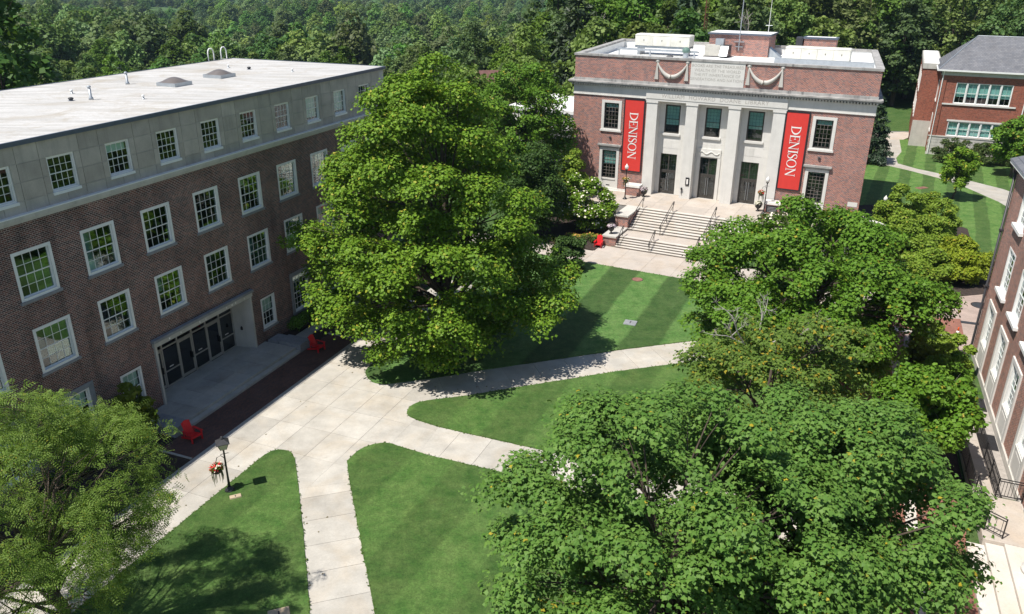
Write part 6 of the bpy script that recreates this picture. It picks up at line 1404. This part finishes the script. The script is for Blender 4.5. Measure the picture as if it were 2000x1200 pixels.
# olive and yellow shrubs right of the library
for (x, y, s, h, m, lab, n) in ((34.6, 69.0, 2.8, 5.0, 'leaf_olive', 'largest olive green shrub tree beside the library right corner', 16000), (38.4, 70.4, 2.5, 4.2, 'leaf_olive', 'olive shrub tree nearest the striped north lawn', 12000), (33.4, 64.2, 2.3, 3.6, 'leaf_olive', 'olive shrub behind the covering maple, below the largest shrub tree', 10000), (36.4, 66.2, 2.0, 3.0, 'leaf_olive', 'rounded olive shrub in the middle of the bed', 9000), (36.8, 62.4, 1.9, 2.6, 'leaf_yellow', 'yellow green shrub at the lawn side of the plaza bed', 9000), (33.4, 60.2, 2.0, 2.3, 'leaf_olive', 'olive shrub at the plaza edge touching the covering maple', 8000), (35.6, 59.8, 1.9, 2.0, 'leaf_yellow', 'golden green shrub spilling onto the pale plaza', 9000), (31.4, 58.4, 1.7, 2.0, 'leaf_olive', 'olive shrub beside the plaza, half behind the maple', 7000), (38.2, 61.4, 1.2, 1.3, 'leaf_yellow', 'small golden shrub at the mulch corner near the right building', 5000)):
    pf = crown_puffs(g, [(0.4, s * 0.75, 0, 0), (h * 0.35, s, 0, 0), (h * 0.7, s * 0.8, 0, 0), (h, s * 0.3, 0, 0)], 34, (0.55, 0.9), 0.2)
    shrub('garden_shrub', lab, (x, y, 0.0), pf, n, 0.17, MT[m], g, group='shrubs in the bed right of the library', shell=0.35, jit=0.5)
shrub('yellow_flowers', 'patch of bright yellow flowers at the tip of the north lawn', (39.6, 61.4, 0.05), [(0.35 * (k % 3), 0.3 * (k // 3), 0.15, 0.3) for k in range(8)], 500, 0.1, MT['leaf_lime'], g, blooms=(MT['bloom_yellow'], 700, 0.13), cat='flowers')
twg = MB(); dm = twg
for k in range(7): twig(np.array([0, 0, 0.2]), unit(np.array([g.normal() * 0.6, g.normal() * 0.6, 1])), 0.9, 0.03, 2)
o = twg.build('bare_shrub', MT['deadwood'], None, loc=(34.6, 62.3, 0.9)); tag(o, 'leafless grey twiggy shrub among the olive shrubs', 'shrub')
# bed between plaza and right building
for (s_, o_, r, h, m, lab) in ((1.2, 1.9, 1.3, 1.3, 'leaf_olive', 'low green shrub in the bed nearest the traffic cone'), (3.6, 1.7, 1.4, 1.5, 'leaf_olive', 'low yellow green shrub in the bed below the second tall window'), (5.6, 2.2, 1.5, 1.8, 'leaf_maple_c', 'low leafy shrub in the bed just before the ramp fence'), (2.8, 3.2, 1.2, 1.1, 'leaf_lime', 'spreading lime green groundcover on the tree side of the bed'), (0.2, 3.0, 0.9, 0.9, 'leaf_dark', 'small dark shrub at the corner of the bed near the cone'), (9.0, 3.2, 1.3, 1.4, 'leaf_dark', 'dark shrub in the shade beside the ramp fence')):
    pf = crown_puffs(g, [(0.2, r * 0.8, 0, 0), (h * 0.5, r, 0, 0), (h, r * 0.5, 0, 0)], 18, (0.4, 0.6), 0.2)
    shrub('bed_shrub', lab, (*rgt_w(s_, o_), 0.02), pf, 4200, 0.14, MT[m], g, group='shrubs beside the right building')
# north lawn trees
pf = crown_puffs(g, [(1.9, 1.5, 0, 0), (2.8, 2.1, 0, 0), (4.0, 1.8, 0, 0), (5.0, 0.8, 0, 0)], 26, (0.6, 0.9), 0.2)
tree('young_tree', 'small young tree alone on the striped north lawn', (48.2, 85.2, 0.0), pf, 6500, 0.2, MT['leaf_maple_a'], g, 0.09, limbs=10)
pf = crown_puffs(g, [(2.0, 2.2, 0, 0), (3.6, 3.2, 0, 0), (5.4, 3.0, 0, 0), (7.2, 1.4, 0, 0)], 40, (0.8, 1.2), 0.2)
tree('young_tree', 'green tree on the lawn in front of the slate roofed building', (60.4, 95.4, 0.0), pf, 12000, 0.24, MT['leaf_maple_c'], g, 0.16, limbs=14)
for k, (x, y, w, lab) in enumerate(((57.4, 103.6, 3.2, 'rounded clipped shrub at the left end of the hedge row'), (61.2, 102.6, 3.0, 'rounded clipped shrub in the middle of the hedge row'), (65.0, 101.6, 3.0, 'rounded clipped shrub at the right end of the hedge row'))):
    pf = crown_puffs(g, [(0.2, w * 0.7, 0, 0), (1.0, w * 0.85, 0, 0), (1.9, w * 0.6, 0, 0), (2.3, w * 0.25, 0, 0)], 40, (0.5, 0.8), 0.15)
    shrub('clipped_hedge', lab, (x, y, 0.0), pf, 9000, 0.16, MT['leaf_hedge'], g, group='clipped shrubs before the slate roofed building')
# conifers behind the library corner
def conifer_mesh(name, H, R, n, rng, size=0.55):
    pf = []
    for k in range(int(H * 2.2)):
        t = (k + 0.5) / int(H * 2.2); z = H * (0.08 + 0.9 * t); rr = R * (1 - t) ** 0.8 + 0.15; m = max(3, int(rr * 3.2))
        for q in range(m):
            a = q * 2 * PI / m + k * 1.3 + rng.normal() * 0.2; d = rr * rng.uniform(0.55, 1.0); pf.append((d * math.cos(a), d * math.sin(a), z - 0.18 * d, 0.35 + 0.16 * rr))
    return leaves_mesh(name, pf, n, size, MT['leaf_pine'], rng, LEAF_NEEDLE, up=0.45, jit=0.4, squash=0.5, shell=0.2), pf
e = empty('spruce_tree', (46.4, 103.0, 0.0)); tag(e, 'dark narrow spruce standing just behind the library right corner', 'tree')
cm, pf = conifer_mesh('crown', 8.5, 2.2, 6000, g, 0.4); add('crown', cm, e); MB().tube([(0, 0, 0), (0, 0, 8)], [0.16, 0.03], 7).build('trunk', MT['bark'], e)

# ------------------------------------------------------------------ woods behind the campus
var = []
for k in range(6):
    H = (15, 17, 13, 19, 16, 14)[k]; R = (5.0, 5.6, 4.8, 5.2, 4.4, 6.0)[k]
    pf = crown_puffs(g, [(H * 0.16, R * 0.62, 0, 0), (H * 0.32, R * 0.95, 0, 0), (H * 0.52, R, 0, 0), (H * 0.75, R * 0.78, 0, 0), (H * 0.92, R * 0.42, 0, 0), (H, R * 0.12, 0, 0)], 60, (1.15, 2.0), 0.15)
    var.append((leaves_mesh('crown', pf, 14000, 0.40, MT['leaf_wood'], g, shell=0.4, jit=0.5, holes=-0.15, wave=3.2, squash=0.65), trunk_mesh('trunk', g, pf, 0.32, MT['bark'], limbs=14)))
cvar = []
for k in range(2):
    cm, pf = conifer_mesh('crown', (17, 20)[k], (3.4, 4.2)[k], 8500, g, 0.7)
    cvar.append((cm, MB().tube([(0, 0, -0.3), (0, 0, 16)], [0.3, 0.05], 7).mesh('trunk', MT['bark'])))
bare = MB(); dm = bare
for k in range(5): twig(np.array([0, 0, 5.0 + 2.2 * k]), unit(np.array([g.normal() * 0.7, g.normal() * 0.7, 1])), 5.0, 0.16, 2)
bare.tube([(0, 0, 0), (0.3, 0.2, 8), (0.2, 0, 16)], [0.34, 0.24, 0.08], 7)
bare_me = bare.mesh('bare_limbs', MT['bark_grey'])
R2 = random.Random(21)
lib_foot = [lib_w(LX0 - 4, -2), lib_w(LX1 + 3, -2), lib_w(LX1 + 3, LD + 4), lib_w(LX0 - 4, LD + 4)]
def inpoly(x, y, P):
    c = False
    for i in range(len(P)):
        a = P[i]; b = P[i - 1]
        if (a[1] > y) != (b[1] > y) and x < (b[0] - a[0]) * (y - a[1]) / (b[1] - a[1]) + a[0]: c = not c
    return c
an_foot = [lib_w(-26, 8), lib_w(-8, 8), lib_w(-8, 28), lib_w(-26, 28)]
ne_foot = [tow(NE_O, NE_A, *p) for p in ((-7, -22), (40, -22), (40, 32), (-7, 32))]
road_foot = [(40, 119), (95, 117), (95, 135), (40, 135)]
hall_foot = [hall_w(-45, 12), hall_w(22, 12), hall_w(22, -19), hall_w(-45, -19)]
zones = {'hall': [('dark green broadleaf tree in the wood just behind the hall roof', 'wood behind the hall'), ], }
placed = []
def wood_tree(x, y, kind, label, group, sc=1.0, m=None):
    e = empty('woodland_tree', (x, y, terrain(x, y) - 0.3), R2.uniform(0, 2 * PI)); tag(e, label, 'tree', group)
    s = sc * R2.uniform(0.88, 1.15); e.scale = (s * R2.uniform(0.92, 1.1), s * R2.uniform(0.92, 1.1), s)
    cm, tm = (var if kind == 'b' else cvar)[m if m is not None else R2.randrange(len(var if kind == 'b' else cvar))]
    add('crown', cm, e); add('trunk', tm, e); return e
wood_tree(-44.5, 70, 'b', 'big dark tree at the far left edge behind the hall', None, 1.15, 3)
n_t = 0; y = 80.0
while y < 215:
    W = 0.68 * y + 14; x = -W; step = 7.4 + (y - 80) * 0.018
    while x < W:
        xx = x + R2.uniform(-2.6, 2.6); yy = y + R2.uniform(-2.6, 2.6); x += step
        if inpoly(xx, yy, lib_foot) or inpoly(xx, yy, ne_foot) or inpoly(xx, yy, road_foot) or inpoly(xx, yy, hall_foot) or inpoly(xx, yy, an_foot): continue
        if yy < 118 and xx > 24 and xx < 75: continue
        if yy < 97 and -14 < xx < 30: continue
        if math.hypot(xx + 5.0, yy - 113) < 6 or math.hypot(xx - 25.4, yy - 112) < 2.5: continue
        if xx > 20 and yy > 175: continue
        rightish = xx > 0.02 * yy + 2
        kind = 'c' if R2.random() < (0.06 if not rightish else 0.10) else 'b'
        sc = 1.22 if rightish else (0.64 if xx < -8 else 0.82)
        if xx < -8 and yy < 100: sc *= 0.9
        th = math.degrees(math.atan2(xx, yy)); row = ('front row of' if yy < 105 else 'mid-depth in' if yy < 150 else 'far back in')
        zone = next(z for lim, z in ((-26, 'wood above the left end of the white roof'), (-19, 'wood above the tall roof vent pipes'), (-13, 'wood behind the roof ladder'), (-7, 'wood between the roof ladder and the big maple'), (-1, 'wood behind the top of the big maple'), (6, 'wood left of the library roof'), (12, 'wood behind the left half of the library roof'), (19, 'wood behind the right half of the library roof'), (25, 'wood between the library and the slate roof'), (90, 'wood above the slate roof')) if th < lim)
        lab = '%s, %s %s' % ('evergreen' if kind == 'c' else 'broadleaf tree', row, zone); grp = ('evergreens' if kind == 'c' else 'broadleaf trees') + ' of the ' + zone
        wood_tree(xx, yy, kind, lab, grp, sc); n_t += 1
    y += 6.6 + (y - 80) * 0.02
for (x, y, lab) in ((12, 117, 'pale bare limbed sycamore behind the left end of the library roof'), (33, 116, 'pale bare limbed tree behind the library penthouse')):
    o = add('bare_tree', bare_me, None, (x, y, terrain(x, y))); tag(o, lab, 'tree', 'bare pale trees in the wood'); o.scale = (0.9, 0.9, 0.9); o.rotation_euler = (0, 0, x)
print('woodland trees', n_t)

# far woods: one mass, instanced from the low crown below
lowpf = crown_puffs(g, [(2, 3.2, 0, 0), (5, 5.2, 0, 0), (9, 5.2, 0, 0), (12.5, 3.2, 0, 0), (14.5, 0.8, 0, 0)], 30, (1.5, 2.3), 0.1)
low = [leaves_mesh('far_crown', lowpf, 2600, 0.72, MT['leaf_far'], g, shell=0.6, jit=0.45)]
lowpf = crown_puffs(g, [(2, 3.6, 0, 0), (5, 6.0, 0, 0), (8, 6.0, 0, 0), (11, 3.6, 0, 0), (12.5, 0.8, 0, 0)], 34, (1.5, 2.4), 0.1)
low.append(leaves_mesh('far_crown', lowpf, 2600, 0.76, MT['leaf_far'], g, shell=0.6, jit=0.45))
pts = []; y = 205.0
def clearing(x, y):
    if -575 < x < -470 and 770 < y < 930: return True
    if ((x + 322) / 38) ** 2 + ((y - 850) / 75) ** 2 < 1: return True
    return False
while y < 1750:
    W = 0.68 * y + 20; x = -W; step = 9.6 + (y - 205) * 0.012
    while x < W:
        xx = x + R2.uniform(-0.45, 0.45) * step; yy = y + R2.uniform(-0.45, 0.45) * step; x += step
        if clearing(xx, yy) or (xx > 40 and yy > 420): continue
        pts.append((xx, yy, terrain(xx, yy) - 1.0))
    y += 9.4 + (y - 205) * 0.016
print('far trees', len(pts))
def gn_scatter(name, pts, meshes):
    ob_src = []
    pm = bpy.data.meshes.new(name); pm.from_pydata(pts, [], []); o = bpy.data.objects.new(name, pm); COL.objects.link(o)
    at = pm.attributes.new('sc', 'FLOAT_VECTOR', 'POINT'); s = np.random.default_rng(5); k = s.uniform(0.65, 1.35, (len(pts), 1)) * s.uniform(0.88, 1.12, (len(pts), 3)); at.data.foreach_set('vector', k.astype(np.float32).ravel())
    rt = pm.attributes.new('rt', 'FLOAT_VECTOR', 'POINT'); r = np.zeros((len(pts), 3)); r[:, 2] = s.uniform(0, 6.28, len(pts)); rt.data.foreach_set('vector', r.astype(np.float32).ravel())
    ng = bpy.data.node_groups.new(name, 'GeometryNodeTree'); ng.interface.new_socket('Geometry', in_out='INPUT', socket_type='NodeSocketGeometry'); ng.interface.new_socket('Geometry', in_out='OUTPUT', socket_type='NodeSocketGeometry')
    N = ng.nodes; L = ng.links; gi = N.new('NodeGroupInput'); go = N.new('NodeGroupOutput'); ip = N.new('GeometryNodeInstanceOnPoints')
    L.new(gi.outputs[0], ip.inputs['Points'])
    oi = N.new('GeometryNodeObjectInfo'); oi.inputs['Object'].default_value = meshes[0]; oi.transform_space = 'ORIGINAL'
    L.new(oi.outputs['Geometry'], ip.inputs['Instance'])
    for nm, sock in (('sc', 'Scale'), ('rt', 'Rotation')):
        na = N.new('GeometryNodeInputNamedAttribute'); na.data_type = 'FLOAT_VECTOR'; na.inputs['Name'].default_value = nm; L.new(na.outputs['Attribute'], ip.inputs[sock])
    L.new(ip.outputs[0], go.inputs[0])
    md = o.modifiers.new('scatter', 'NODES'); md.node_group = ng
    return stuff(o)
half = [p for i, p in enumerate(pts) if i % 2]; rest = [p for i, p in enumerate(pts) if i % 2 == 0]
srcs = []
for k, (m, P) in enumerate(((low[0], half), (low[1], rest))):
    so = add('woodland_tree', m, None, P[0]); tag(so, 'rounded tree crown at the near edge of the valley wood, %s' % ('left side' if k else 'left end'), 'tree', 'crowns at the valley edge')
    o = gn_scatter('valley_wood', P[1:], [so]); o['label'] = 'hazy broadleaf forest filling the valley to the horizon'; o['category'] = 'forest'

# a few fallen leaves on the walks
fl_ = [(*hall_w(RW.uniform(-18, 12), RW.uniform(5.4, 8.0)), 0.012, 0.02) for _ in range(45)] + [(-4.9 + 17 * t, 42.9 + 5.6 * t - RW.uniform(0.1, 2.7), 0.006, 0.02) for t in [RW.random() for _ in range(22)]] + [(-10.2 + 2.6 * t + RW.uniform(0.1, 2.2), 31 - 7.5 * t, 0.006, 0.02) for t in [RW.random() for _ in range(10)]]
stuff(add('leaf_litter', leaves_mesh('leaf_litter', fl_, 75, 0.075, MT['leaf_litter'], g, up=3.0, jit=0.3, squash=0.05)))

# ------------------------------------------------------------------ the air over the valley
hz = NT('haze'); hv = hz.node('ShaderNodeVolumePrincipled'); hv.inputs['Color'].default_value = (0.58, 0.78, 1.0, 1); hv.inputs['Density'].default_value = 0.00011; hv.inputs['Anisotropy'].default_value = 0.2
hz.link(hv.outputs[0], hz.out.inputs['Volume'])
stuff(MB().box(-3600, 3600, -70, 3100, -60, 150).build('haze', hz.m))
